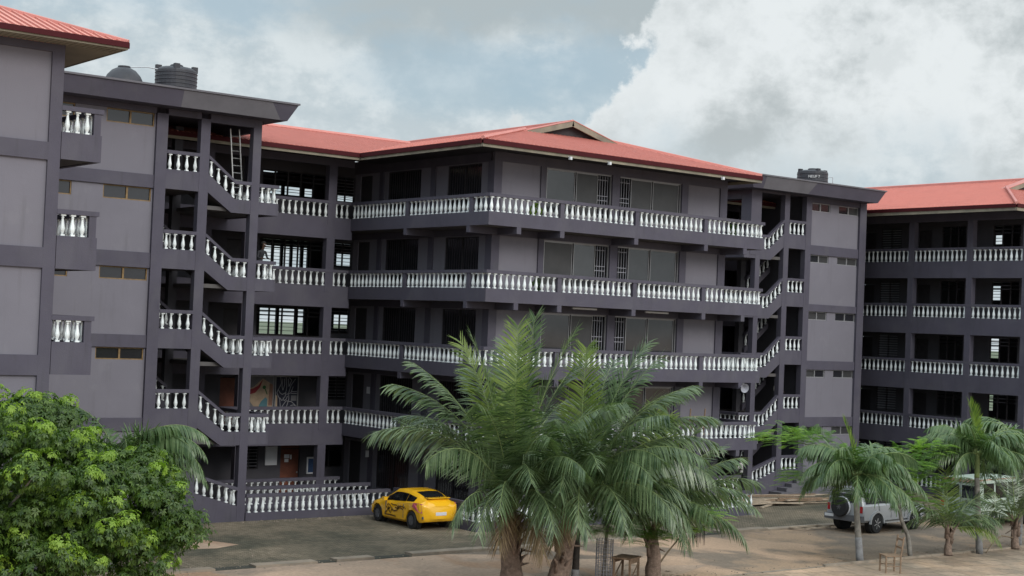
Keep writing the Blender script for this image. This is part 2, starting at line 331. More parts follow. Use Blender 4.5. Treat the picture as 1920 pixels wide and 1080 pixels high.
def window(t,ax,pos,u0,u1,z0,z1,out,kind):
    """window in wall plane ax=pos; out=-1 outward direction. kinds: slide, slide_r, louvre, brown, open"""
    cen=Vector(((u0+u1)/2,pos,(z0+z1)/2)) if ax=='Y' else Vector((pos,(u0+u1)/2,(z0+z1)/2))
    e=thing_part('window',t,cen)
    def bx(a,b,d0,d1,p,q): # depth from pos outward
        if ax=='Y': return (a,b,pos+out*d0,pos+out*d1,p,q)
        return (pos+out*d0,pos+out*d1,a,b,p,q)
    f=.04
    fm={'slide':ALU,'slide_r':ALU,'brown':FRAMEB,'open':FRAMED,'louvre':FRAMED,'grey':ALU,'barred':FRAMED}[kind]
    fb=[bx(u0,u1,-.10,-.03,z0,z0+f),bx(u0,u1,-.10,-.03,z1-f,z1),bx(u0,u0+f,-.10,-.03,z0+f,z1-f),bx(u1-f,u1,-.10,-.03,z0+f,z1-f)]
    Wd=u1-u0
    if kind in('slide','slide_r'):
        # two sliding leaves + an open part with a grille
        s=1 if kind=='slide' else -1
        def U(t_): return u0+Wd*t_ if s>0 else u1-Wd*t_
        boxes('frame',fb,fm,e)
        for a,b in ((.03,.45),(.47,.80)):
            p,q=sorted((U(a),U(b)))
            boxes('pane',[bx(p+.03,q-.03,-.09,-.075,z0+.07,z1-.07)],GLASS if random.random()<.5 else GLASSR,e)
            boxes('sash',[bx(p,q,-.092,-.055,z0+.04,z0+.07),bx(p,q,-.092,-.055,z1-.07,z1-.04),bx(p,p+.03,-.092,-.055,z0+.07,z1-.07),bx(q-.03,q,-.092,-.055,z0+.07,z1-.07)],ALU,e)
        p,q=sorted((U(.81),U(.97)))
        n=4; gb=[bx(p+(q-p)*i/n-.011,p+(q-p)*i/n+.011,-.16,-.13,z0+.05,z1-.05) for i in range(n+1)]+[bx(p,q,-.13,-.11,z0+(z1-z0)*k_-.014,z0+(z1-z0)*k_+.014) for k_ in (.1,.42,.52,.88)]
        boxes('grille',gb,BARS,e)
    elif kind=='brown' or kind=='grey':
        mid=(u0+u1)/2; boxes('frame',fb+[bx(mid-.035,mid+.035,-.10,-.03,z0+f,z1-f)],fm,e)
        for a,b in ((u0+f,mid-.035),(mid+.035,u1-f)): boxes('pane',[bx(a,b,-.085,-.075,z0+f,z1-f)],GLASSD if (kind=='brown' or random.random()<.6) else GLASS,e)
    elif kind in('open','louvre'):
        n=max(2,round(Wd/.62)); mu=[bx(u0+Wd*i/n-.03,u0+Wd*i/n+.03,-.10,-.03,z0+f,z1-f) for i in range(1,n)]
        boxes('frame',fb+mu,fm,e)
        if kind=='louvre':
            sl=[]; nz=int((z1-z0)/.13)
            for i in range(1,nz): zz=z0+(z1-z0)*i/nz; sl.append(bx(u0+f,u1-f,-.12,-.03,zz-.008,zz+.008))
            boxes('louvre',sl,BARS,e)
        else:
            sl=[]; nz=7
            for i in range(nz-2,nz+1): zz=z0+(z1-z0)*i/nz-.05; sl.append(bx(u0+f,u1-f,-.12,-.06,zz-.03,zz+.03))
            boxes('louvre',sl,GLASSD,e)
    elif kind=='barred':
        mid=(u0+u1)/2; boxes('frame',fb+[bx(mid-.02,mid+.02,-.10,-.03,z0+f,z1-f)],fm,e)
        for a,b in ((u0+f,mid-.02),(mid+.02,u1-f)): boxes('pane',[bx(a,b,-.085,-.075,z0+f,z1-f)],GLASSD,e)
        n=max(4,int(Wd/.16)); boxes('grille',[bx(u0+Wd*i/n-.008,u0+Wd*i/n+.008,-.03,-.015,z0,z1) for i in range(1,n)],FRAMED,e)
    return e

# ribbed slope: polygon in plane coords
def slope(bm,origin,ud,vd,poly,rib=.24,th=.03,rw=.04,rh=.045,over=.0):
    """origin Vector, ud unit along eave, vd unit up-slope, poly list of (u,v) convex; sheet + ribs"""
    n=ud.cross(vd).normalized()
    if n.z<0: n=-n
    P=lambda u,v,h: origin+ud*u+vd*v+n*h
    A=[bm.verts.new(P(u,v,0)) for u,v in poly]; B_=[bm.verts.new(P(u,v,-th)) for u,v in poly]; k=len(poly)
    fs=[bm.faces.new(A),bm.faces.new(B_[::-1])]+[bm.faces.new((A[i],A[(i+1)%k],B_[(i+1)%k],B_[i])) for i in range(k)]
    us=[p[0] for p in poly]; u=min(us)+rib/2
    while u<max(us):
        vs=[]
        for i in range(k):
            (a,b),(c,d)=poly[i],poly[(i+1)%k]
            if (a-u)*(c-u)<=0 and abs(a-c)>1e-9: vs.append(b+(d-b)*(u-a)/(c-a))
        if len(vs)>=2 and max(vs)-min(vs)>.2:
            v0,v1=min(vs),max(vs)-.02
            if min(p[1] for p in poly)+.01>v0: v0-=over+.03
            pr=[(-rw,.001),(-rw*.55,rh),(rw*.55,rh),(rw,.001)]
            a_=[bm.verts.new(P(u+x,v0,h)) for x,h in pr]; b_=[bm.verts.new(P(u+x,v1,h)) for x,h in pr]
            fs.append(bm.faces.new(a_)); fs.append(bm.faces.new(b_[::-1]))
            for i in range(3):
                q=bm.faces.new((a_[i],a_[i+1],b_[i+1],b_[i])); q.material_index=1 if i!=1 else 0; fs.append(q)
        u+=rib
    bmesh.ops.recalc_face_normals(bm,faces=fs)

def hip_roof(t,x0,x1,y0,yback,zE,pitch,name='roof',gab=True,hipdepth=4.3,hu=5.4,left=None,soff=True):
    """roof with ridge along Y, front hip at y0 (facing -Y) with a gablet. left: (yL) side eave end"""
    xm=(x0+x1)/2; zr=zE+pitch*(xm-x0); zh=zE+pitch*hu
    bm=bmesh.new()
    c=math.sqrt(1+pitch*pitch)
    # left slope (faces -X)
    vd=Vector((1,0,pitch))/c
    poly=[(0,0),(left-y0 if left else yback-y0,0)]
    Ly=yback-y0
    poly=[(0,0),(Ly,0),(Ly,(xm-x0)*c),(hipdepth+.2,(xm-x0)*c),(hipdepth,hu*c)]
    slope(bm,Vector((x0,y0,zE)),Vector((0,1,0)),vd,poly)
    vd=Vector((-1,0,pitch))/c
    slope(bm,Vector((x1,y0,zE)),Vector((0,1,0)),vd,poly)
    # front slope
    rise=pitch*hu; Lf=math.hypot(hipdepth,rise); vd=Vector((0,hipdepth,rise))/Lf
    slope(bm,Vector((x0,y0,zE)),Vector((1,0,0)),vd,[(0,0),(x1-x0,0),(x1-x0-hu,Lf),(hu,Lf)])
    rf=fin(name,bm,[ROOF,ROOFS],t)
    # ridge and hip flashings
    bm=bmesh.new()
    for a,b,w_ in ((Vector((x0,y0,zE+.05)),Vector((x0+hu,y0+hipdepth,zh+.06)),.09),(Vector((x1,y0,zE+.05)),Vector((x1-hu,y0+hipdepth,zh+.06)),.09),(Vector((xm,y0+hipdepth-.3,zr+.05)),Vector((xm,yback,zr+.05)),.12)):
        tube(bm,[a,b],w_,5)
    fin('ridge_cap',bm,ROOFL,rf)
    # gablet: bargeboards and dark vent
    yg=y0+hipdepth-.35
    bm=bmesh.new()
    a=Vector((x0+hu-.35,yg,zh-.10)); ap=Vector((xm,yg,zr+.10)); b=Vector((x1-hu+.35,yg,zh-.10))
    for p,q in ((a,ap),(ap,b)):
        d=(q-p); n=Vector((-d.z,0,d.x)).normalized(); 
        if n.z<0:n=-n
        v=[p,q,q-n*.24,p-n*.24]; A=[bm.verts.new(x) for x in v]; B_=[bm.verts.new(x+Vector((0,.06,0))) for x in v]
        fs=[bm.faces.new(A),bm.faces.new(B_[::-1])]+[bm.faces.new((A[i],A[(i+1)%4],B_[(i+1)%4],B_[i])) for i in range(4)]
        bmesh.ops.recalc_face_normals(bm,faces=fs)
    fin('bargeboard',bm,CREAM,rf)
    bm=bmesh.new(); prism(bm,[(a.x,a.z),(ap.x,ap.z+.03),(b.x,b.z)],'Y',yg+.30,yg+.36)
    fin('gable_vent',bm,FRAMED,rf)
    bm=bmesh.new() # gablet roof sheets
    for p,q in ((a,ap),(b,ap)):
        v=[p+Vector((0,-.02,.03)),q+Vector((0,-.02,.03)),q+Vector((0,.6,.03)),p+Vector((0,.6,.03))]; A=[bm.verts.new(x) for x in v]; B_=[bm.verts.new(x-Vector((0,0,.03))) for x in v]
        fs=[bm.faces.new(A),bm.faces.new(B_[::-1])]+[bm.faces.new((A[i],A[(i+1)%4],B_[(i+1)%4],B_[i])) for i in range(4)]
        bmesh.ops.recalc_face_normals(bm,faces=fs)
    fin('gable_sheet',bm,ROOFL,rf)
    return rf
def eave(rf,segs,zE,cream=.12,red=.15,mt=None):
    """fascia boxes: segs = (ax,pos,u0,u1,outdir)"""
    rb=[];cb=[]
    for ax,pos,a,b,o in segs:
        if ax=='Y':
            rb.append((a,b,pos+o*.005,pos+o*.07,zE-red-.02,zE+.012)); cb.append((a,b,pos-o*.03,pos+o*.015,zE-red-cream-.02,zE-red-.02))
        else:
            rb.append((pos+o*.005,pos+o*.07,a,b,zE-red-.02,zE+.012)); cb.append((pos-o*.03,pos+o*.015,a,b,zE-red-cream-.02,zE-red-.02))
    boxes('gutter',rb,FASC,rf); boxes('fascia',cb,CREAM,rf)

# ================================================================== GROUND
GZ=-1.0
def grid_mat(name,c1,c2,c3,sc,brick=None,patch=None):
    m=bpy.data.materials.new(name); m.use_nodes=True; nt=m.node_tree; b=nt.nodes['Principled BSDF']; b.inputs['Roughness'].default_value=.9; b.inputs['Specular IOR Level'].default_value=.2
    tc=nt.nodes.new('ShaderNodeTexCoord')
    def nz(s,d=7,r=.6,scv=(1,1,1)):
        mp=nt.nodes.new('ShaderNodeMapping'); nt.links.new(tc.outputs['Object'],mp.inputs[0]); mp.inputs['Scale'].default_value=scv
        n=nt.nodes.new('ShaderNodeTexNoise'); n.inputs['Scale'].default_value=s; n.inputs['Detail'].default_value=d; n.inputs['Roughness'].default_value=r; nt.links.new(mp.outputs[0],n.inputs['Vector']); return n.outputs[0]
    def rng(o,a,b_,lo=0,hi=1):
        n=nt.nodes.new('ShaderNodeMapRange'); n.inputs[1].default_value=a; n.inputs[2].default_value=b_; n.inputs[3].default_value=lo; n.inputs[4].default_value=hi; nt.links.new(o,n.inputs[0]); return n.outputs[0]
    def mx(f,a,b_,blend='MIX'):
        n=nt.nodes.new('ShaderNodeMix'); n.data_type='RGBA'; n.blend_type=blend
        if isinstance(f,float): n.inputs[0].default_value=f
        else: nt.links.new(f,n.inputs[0])
        for i,v in ((6,a),(7,b_)):
            if isinstance(v,tuple): n.inputs[i].default_value=(*v,1)
            else: nt.links.new(v,n.inputs[i])
        return n.outputs[2]
    col=mx(rng(nz(sc),.38,.64),c1,c2)
    col=mx(rng(nz(sc*.35,8,.65),.50,.62),col,c3)
    if patch: col=mx(rng(nz(patch[0],5,.5,patch[2]),patch[3],patch[3]+.05),col,patch[1])
    col=mx(rng(nz(sc*14,4,.7),.3,.7,0.,.35),col,(.03,.028,.025))
    hgt=None
    if brick:
        bt=nt.nodes.new('ShaderNodeTexBrick'); mp=nt.nodes.new('ShaderNodeMapping'); nt.links.new(tc.outputs['Object'],mp.inputs[0]); mp.inputs['Rotation'].default_value=(0,0,R(brick[2])); nt.links.new(mp.outputs[0],bt.inputs['Vector'])
        bt.inputs['Scale'].default_value=1; bt.inputs['Brick Width'].default_value=brick[0]; bt.inputs['Row Height'].default_value=brick[1]; bt.inputs['Mortar Size'].default_value=.018; bt.inputs['Mortar Smooth'].default_value=.3
        bt.inputs['Color1'].default_value=(1.15,1.15,1.15,1); bt.inputs['Color2'].default_value=(.72,.72,.72,1); bt.inputs['Mortar'].default_value=(.38,.42,.34,1)
        col=mx(1.0,col,bt.outputs[0],'MULTIPLY')
    nt.links.new(col,b.inputs['Base Color'])
    bp=nt.nodes.new('ShaderNodeBump'); bp.inputs['Strength'].default_value=.35; bp.inputs['Distance'].default_value=.03; nt.links.new(nz(9,6,.7),bp.inputs['Height']); nt.links.new(bp.outputs[0],b.inputs['Normal'])
    return m
TAN=grid_mat('tan_earth_paving',(0.570,0.405,0.295),(0.440,0.325,0.245),(0.300,0.235,0.185),.5,None,(.35,(0.412,0.269,0.180),(1,.45,1),.56))
YARD=grid_mat('brown_yard_surface',(0.270,0.212,0.162),(0.190,0.153,0.122),(0.412,0.288,0.194),.7,None,(.22,(0.536,0.370,0.257),(1,.6,1),.54))
PAVE=grid_mat('grey_mossy_pavers',(0.330,0.264,0.198),(0.185,0.158,0.122),(0.124,0.117,0.090),.45,(.22,.11,45))
PAVT=grid_mat('tan_forecourt_paving',(0.412,0.307,0.225),(0.309,0.250,0.194),(0.536,0.374,0.257),.4,(.9,.9,12))
CONC=mat('kerb_concrete',(.28,.23,.18),.9,.25,2,bump=.3,stain=(1.2,.6,(.16,.15,.13)))
HOLE=mat('drain_dark',(.055,.055,.045),.9,.2,2)
def sheet(name,pts,z,mt,kind='structure'):
    bm=bmesh.new(); bm.faces.new([bm.verts.new((x,y,z)) for x,y in pts]); o=fin(name,bm,mt); o['kind']=kind; return o
sheet('ground',[(-3000,-3000),(3000,-3000),(3000,3000),(-3000,3000)],GZ-.02,TAN)
FAR=grid_mat('distant_scrub',(.16,.19,.12),(.10,.13,.08),(.22,.21,.17),.02)
sheet('field',[(-3000,82),(3000,82),(3000,3000),(-3000,3000)],GZ-.012,FAR)
sheet('yard',[(-20,35.35),(120,35.35),(120,43.0),(-20,43.0)],GZ-.006,YARD)
sheet('tan_yard',[(-20,35.45),(33.8,35.45),(36.5,36.6),(38.2,37.4),(35.2,38.4),(36.6,39.6),(33.6,40.6),(34.2,41.5),(31.0,42.95),(-20,42.95)],GZ-.002,TAN)
sheet('paved_court',[(-20,43.2),(90,43.2),(90,80),(-20,80)],GZ,PAVE)
sheet('forecourt_paving',[(36.9,20),(110,20),(110,35.28),(36.9,35.28)],GZ+.004,PAVT)
# tan patch beside the tower
sheet('earth_patch',[(22.4,49.9),(23.6,49.5),(24.8,49.0),(25.4,47.6),(24.3,47.1),(23.2,47.3),(22.0,48.2)],GZ+.004,TAN)
# drain kerb with broken cover slabs
kb=[];hs=[]
x=-10.
random.seed(3)
gaps=[(22.2,23.6),(25.9,26.6),(28.1,29.6),(43.6,44.6)]
x=-10.
while x<62:
    ln=random.uniform(2.2,4.2); x2=x+ln
    for g0,g1 in gaps:
        if g0-.01<=x<g1: x=g1; x2=x+ln
        elif x<g0<x2: x2=g0-.001; break
    kb.append((x,x2-.03,43.0+random.uniform(-.02,.02),43.45+random.uniform(-.03,.05),GZ-.02,GZ+.07+random.uniform(-.02,.03))); x=x2
o=boxes('kerb',kb,CONC); o['kind']='structure'
o=boxes('drain',[(g0,g1,43.02,43.5,GZ-.01,GZ+.006) for g0,g1 in gaps],HOLE); o['kind']='structure'
kb=[];x=41.9
while x<70:
    x2=x+random.uniform(1.2,2.4); kb.append((x,x2-.02,35.28,35.42+random.uniform(-.01,.01),GZ-.02,GZ+.08+random.uniform(-.01,.01))); x=x2
o=boxes('kerb',kb,CONC); o['kind']='structure'
kb=[];x=31.
while x<41.8:
    x2=x+random.uniform(.8,1.6); kb.append((x,x2-.05,35.30+random.uniform(-.06,.06),35.42+random.uniform(-.02,.06),GZ-.02,GZ+.02+random.uniform(-.01,.01))); x=x2
o=boxes('kerb',kb,CONC); o['kind']='structure'

# ================================================================== CENTRAL BLOCK
B0=thing('classroom_block','dark mauve four-gallery block with red hipped roof, projecting forward in the middle','building',(35.4,47.16,GZ),'blocks of the school complex')
XC,YC,XE=35.4,47.16,50.85
cols=[(36.6,37.0),(39.03,39.31),(42.96,43.39),(47.09,47.48),(49.51,49.95)]
for k in range(0,5):
    z=zb(k) if k else -.62
    if k:
        boxes('floor_slab',[(XC+.07,XE-.07,YC+.07,67.4,z-.528,z-.3)],SLABM,B0)
        boxes('cantilever_beam',[(c-.11,c+.11,YC-.077,48.62,z-.80,z-.532) for c in (36.84,39.07,43.12,47.25,49.71)]+[(XC-.077,36.8,c-.11,c+.11,z-.80,z-.532) for c in (48.43,52.89)],DARK,B0)
        balustrade(B0,(XC-.08,YC),(XE+.08,YC),z,[39.04-XC+.08,43.15-XC+.08,47.21-XC+.08],kerb=z-.53)
        balustrade(B0,(XC,YC+.08),(XC,57.2),z,[48.3-YC-.08,52.82-YC-.08],kerb=z-.53)
        balustrade(B0,(XE,YC+.08),(XE,57.2),z,[48.3-YC-.08,52.82-YC-.08],kerb=z-.53)
    else:
        balustrade(B0,(XC-.08,YC),(XE+.08,YC),z,[39.04-XC+.08,43.15-XC+.08,47.21-XC+.08],kerb=GZ-.05)
        balustrade(B0,(XC,YC+.08),(XC,52.9),z,[48.3-YC-.08],kerb=GZ-.05)
        boxes('floor_slab',[(XC+.07,XE-.07,YC+.07,67.4,GZ-.05,z-.3)],SLABM,B0)
        boxes('column',[(c-.14,c+.14,YC-.06,YC+.2,z+.72,zb(1)-.802) for c in (39.07,43.12,47.25)],DARK,B0)
    zt=z+2.2 if k else zb(1)-.80; f=z-.3; ztop=(zb(k+1)-.53) if k<4 else 14.25
    win=[(39.31,42.96),(43.39,47.09)]
    bm=bmesh.new(); wallgrid(bm,'Y',48.6,.16,36.78,49.93,f,ztop,[(a,b,z+.28,zt-.03) for a,b in win])
    fin('wall',bm,LITE,B0)
    bm=bmesh.new(); side=[(49.65,52.02),(54.02,56.58)]
    wallgrid(bm,'X',36.80,.16,48.76,59.3,f,ztop,[(a,b,z+.28,zt-.03) for a,b in side]+([(57.9,58.9,f,zt-.1)]))
    fin('wall',bm,LITE,B0)
    boxes('door',[(36.86,36.92,57.9,58.9,f,zt-.1)],FRAMED,B0)
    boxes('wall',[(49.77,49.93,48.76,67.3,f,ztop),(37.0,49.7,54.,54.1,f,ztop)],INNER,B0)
    boxes('column',[(a,b,48.53,48.602,f,zt) for a,b in cols[1:]]+[(36.6,37.0,48.53,48.95,f,zt)],DARK,B0)
    boxes('column',[(36.73,36.802,52.86,53.2,f,zt),(36.73,36.802,56.9,57.2,f,zt)],DARK,B0)
    boxes('beam',[(36.60,49.95,48.528,48.60,zt,ztop-.003),(36.728,36.80,48.95,59.3,zt,ztop-.003)],DARK,B0)
    for i,(a,b) in enumerate(win): window(B0,'Y',48.6,a,b,z+.28,zt-.03,-1,'slide' if i==0 else 'slide_r')
    for a,b in side: window(B0,'X',36.80,a,b,z+.28,zt-.03,-1,'barred')
# roof beams at gallery line top
RZ=14.17
rf=hip_roof(B0,34.6,50.2,46.7,70.1,RZ,.234)
eave(rf,[('Y',46.7,34.6,50.2,-1),('X',34.6,46.75,55.45,-1),('X',50.2,46.75,60,1)],RZ)
boxes('ceiling',[(34.66,50.15,46.76,48.5,14.02,14.05),(34.66,36.7,48.5,57.2,14.02,14.05),(36.9,49.9,48.5,67.3,14.2,14.24)],FRAMED,B0)
# tube lamps under the third gallery
for x0,x1 in ((40.44,41.75),(44.55,45.88)):
    boxes('tube_lamp',[(x0,x1,47.85,47.93,7.83,7.90)],PAPER,B0)
# floodlights on the fascia
for x in (38.9,41.0,47.6):
    bm=bmesh.new(); box(bm,x-.05,x+.05,46.50,46.62,13.78,13.9); tube(bm,[(x,46.62,13.86),(x,46.72,13.95)],.015,5); fin('fascia_lamp',bm,PAPER,B0)

# ================================================================== LINK BLOCKS
def link_block(x0,x1,label,right=False):
    t=thing('link_block',label,'building',(x0,57.28,GZ),'blocks of the school complex')
    for k in range(0,5):
        z=zb(k) if k else -.6; f=z-.3; ztop=(zb(k+1)-.53) if k<4 else 14.25; zt=z+2.05
        g0,g1=(29.35,XC-.08) if not right else (XE+.08,57.0)
        boxes('floor_slab',[(x0,x1,57.36,67.4,(z-.528) if k else GZ-.05,z-.3)],SLABM,t)
        if k: boxes('beam',[(x0,x1,57.2,57.355,z-.94,z-.003)],DARK,t)
        posts=[34.33-g0] if not right else []
        e=balustrade(t,(g0,57.28),(g1,57.28),z,posts,kerb=None if k else GZ-.05)
        cs=[34.13,30.15,25.9,22.] if not right else [51.9,56.0,60.2,64.4]
        boxes('column',[(c,c+.40,57.19,57.5,f,(zb(k+1)-.942) if k<4 else 13.72) for c in cs],DARK,t)
        if k==4: boxes('beam',[(x0,x1,57.2,57.42,13.72,14.10)],DARK,t)
        # room wall
        if not right:
            holes=[(30.4,31.3,f,z+1.85)]
            if k not in (0,1): holes+=[(32.0,35.25,z+.72,zt),(35.8,36.75,z+.9,zt)]
            elif k==0: holes=[(33.52,34.48,f,z+1.95),(31.5,32.4,z+.9,zt),(35.3,36.75,z+.9,zt)]
            else: holes+=[(35.8,36.75,z+.9,zt)]
            xe=36.82
        else: holes=[(52.5,54.5,z+.9,zt),(55.2,56.1,f,z+1.85),(57.5,60,z+.9,zt),(61.5,64,z+.9,zt)]; xe=x1
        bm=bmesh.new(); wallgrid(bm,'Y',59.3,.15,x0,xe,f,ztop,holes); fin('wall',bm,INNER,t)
        for h in holes:
            if h[2]==f:
                if not right and k==0: continue
                boxes('door',[(h[0]+.03,h[1]-.03,59.36,59.41,f,h[3]-.03)],DOORM if k in(1,) else FRAMED,t)
            else: window(t,'Y',59.3,h[0],h[1],h[2],h[3],-1,'open' if h[1]-h[0]>1 and not right else 'louvre')
        if not right:
            bh={4:[(36.6,37.5,13.2,13.62),(37.6,38.6,13.2,13.62),(38.75,39.3,13.2,13.6),(40.7,41.85,13.15,13.45)],3:[(35.33,35.66,z+1.3,z+2.12),(36.5,37.1,z+.75,z+2.12),(37.15,37.6,z+.75,z+2.12),(37.68,38.15,z+.75,z+2.12),(38.22,38.75,z+.75,z+2.12),(38.85,39.15,z+.75,z+2.12),(40.8,42.,z+1.35,z+1.95)],
                2:[(36.5,37.5,z+.7,z+1.98),(37.6,38.6,z+.7,z+1.98),(38.68,39.1,z+.8,z+1.98),(40.8,42.,z+1.1,z+1.8)]}.get(k,[])
            bm=bmesh.new(); wallgrid(bm,'Y',67.4,.15,x0,49.9,f,ztop,bh); fin('wall',bm,INNER,t)
            for h in bh:
                e=thing_part('window',t,((h[0]+h[1])/2,67.4,(h[2]+h[3])/2)); n=max(3,int((h[3]-h[2])/.17))
                boxes('louvre',[(h[0],h[1],67.38,67.50,h[2]+(h[3]-h[2])*i/n-.012,h[2]+(h[3]-h[2])*i/n+.012) for i in range(1,n)],BARS,e)
                boxes('jamb',[(h[0],h[0]+.03,67.36,67.4,h[2],h[3]),(h[1]-.03,h[1],67.36,67.4,h[2],h[3])],FRAMED,e)
        else: boxes('wall',[(x0,x1,67.4,67.55,f,ztop)],INNER,t)
    c=math.sqrt(1+.234**2)
    bm=bmesh.new()
    if not right: slope(bm,Vector((x0,55.5,RZ)),Vector((1,0,0)),Vector((0,1,.234))/c,[(0,0),(34.6-x0,0),(34.6-x0+7.3,7.3*c),(0,7.3*c)])
    else: slope(bm,Vector((50.2-7.3,55.5,RZ)),Vector((1,0,0)),Vector((0,1,.234))/c,[(7.3,0),(x1-50.2+7.3,0),(x1-50.2+7.3,7.3*c),(0,7.3*c)])
    slope(bm,Vector((x0,70.1,RZ)),Vector((1,0,0)),Vector((0,-1,.234))/c,[(0,0),(x1-x0,0),(x1-x0,7.3*c),(0,7.3*c)])
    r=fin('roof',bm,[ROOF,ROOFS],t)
    a,b=(x0,34.6) if not right else (50.25,x1)
    eave(r,[('Y',55.5,a,b,-1)],RZ)
    bm=bmesh.new(); tube(bm,[(x0 if not right else 43,62.8,RZ+7.3*.234+.04),(42 if not right else x1,62.8,RZ+7.3*.234+.04)],.11,5); fin('ridge_cap',bm,ROOFL,r)
    boxes('ceiling',[(a,b,55.56,57.15,14.03,14.06),(a,b,57.45,67.3,14.27,14.3)],FRAMED,t)
    return t
LB=link_block(19.,XC-.0,'recessed dark link block with ridged red roof, left of the projecting middle block')
RB=link_block(50.95,67.,'recessed dark link block mostly hidden behind the right end of the middle block',True)
# ground ramps
for t,a,b in ((LB,28.5,35.2),(RB,51.05,56.2)):
    balustrade(t,(a,53.04),(b,53.04),-.68,[],kerb=GZ-.05)
    balustrade(t,(a,54.6),(b,54.6),-.58,[],kerb=GZ-.05)
e=thing_part('door',LB,(34,59.3,0)); boxes('door_leaf',[(33.55,34.45,59.35,59.40,-.9,1.33)],DOORM,e)
boxes('transom',[(33.55,34.45,59.34,59.345,1.15,1.19)],FRAMED,e)
bm=bmesh.new(); lathe(bm,[(.03,0),(.045,.02),(.03,.05)],8,(34.38,59.29,.12),'Y'); fin('knob',bm,METAL,e)
for q in ((33.72,33.98,.95,1.12),(34.02,34.1,.9,1.1),(33.74,33.94,.78,.92)): boxes('notice',[(q[0],q[1],59.335,59.345,q[2]-.2,q[3]-.2)],PAPER,e)
o=tag(boxes('notice_board',[(32.72,33.3,59.22,59.28,.47,1.30)],PAPER),'plain white board on the ground-floor wall left of the red-brown door','board')
e=thing('notice_board','white-framed dark blue notice board right of the red-brown ground-floor door','board',(35.05,59.25,.04))
boxes('frame',[(34.84,35.26,59.24,59.285,.04,.10),(34.84,35.26,59.24,59.285,.72,.79),(34.84,34.90,59.24,59.285,.10,.72),(35.20,35.26,59.24,59.285,.10,.72)],PAPER,e)
BLUEP=mat('blue_poster',(.03,.06,.14),.5,.5,30)
boxes('poster',[(34.9,35.2,59.255,59.28,.10,.72)],BLUEP,e)
tag(boxes('paper_sign',[(36.55,36.75,57.1,57.112,.95,1.25)],PAPER),'small white paper sign near the left side of the middle block, ground floor','sign')
tag(boxes('paper_sign',[(36.775,36.795,57.35,57.6,3.75,4.05)],PAPER),'small white paper sign on the dark wall of the first gallery','sign')
# murals (generic abstract panels)
def mural(name,x0,x1,z0,z1,label,paint):
    e=thing(name,label,'mural',((x0+x1)/2,59.22,z0))
    boxes('frame',[(x0,x1,59.2,59.27,z0,z0+.06),(x0,x1,59.2,59.27,z1-.06,z1),(x0,x0+.05,59.2,59.27,z0+.06,z1-.06),(x1-.05,x1,59.2,59.27,z0+.06,z1-.06)],ALU,e)
    paint(e,x0+.05,x1-.05,z0+.06,z1-.06)
def poly2(name,e,pts,y,mt,th=.004):
    bm=bmesh.new(); prism(bm,pts,'Y',y-th,y); fin(name,bm,mt,e)
MB_=mat('beige_board_paint',(.36,.27,.19),.7,.25,3); MG=mat('grey_board_paint',(.14,.14,.15),.7,.2,3); MR=mat('red_board_paint',(.22,.02,.03),.6,.2,5); MT=mat('teal_board_paint',(.075,.17,.20),.6,.1,5); MGR=mat('green_board_paint',(.02,.10,.03),.6,.2,5); MK=mat('black_board_paint',(.012,.014,.028),.6,.2,5); MBR=mat('brown_board_paint',(.20,.11,.08),.7,.2,4); MWH=mat('pale_line_paint',(.30,.30,.32),.7,.1,6)
def p1(e,x0,x1,z0,z1):
    w_=x1-x0;h=z1-z0; q=lambda u,v:(x0+u*w_,z0+v*h)
    poly2('board',e,[q(0,0),q(1,0),q(1,1),q(0,1)],59.26,MB_,.03)
    y=59.225
    poly2('painted_shape',e,[q(0,.62),q(.25,.68),q(.6,.95),q(1,.75),q(1,1),q(0,1)],y,MG)
    poly2('painted_shape',e,[q(.85,.1),q(1,.1),q(1,.75),q(.87,.8)],y-.001,MBR)
    poly2('painted_shape',e,[q(.02,.52),q(.12,.45),q(.32,.5),q(.5,.68),q(.6,.92),q(.42,.72),q(.2,.62),q(.04,.6)],y-.006,MR)
    poly2('painted_shape',e,[q(.45,.04),q(.8,.04),q(.8,.3),q(.72,.36),q(.55,.22)],y-.006,MT)
    poly2('painted_shape',e,[q(.66+.07*math.cos(a),.67+.06*math.sin(a)) for a in [i*math.pi/5 for i in range(10)]],y-.006,MGR)
    poly2('painted_shape',e,[q(.68,.62),q(.72,.62),q(.80,.45),q(.77,.44)],y-.006,MGR)
    poly2('painted_shape',e,[q(0,.04),q(.3,.04),q(.12,.22),q(0,.3)],y-.006,MG)
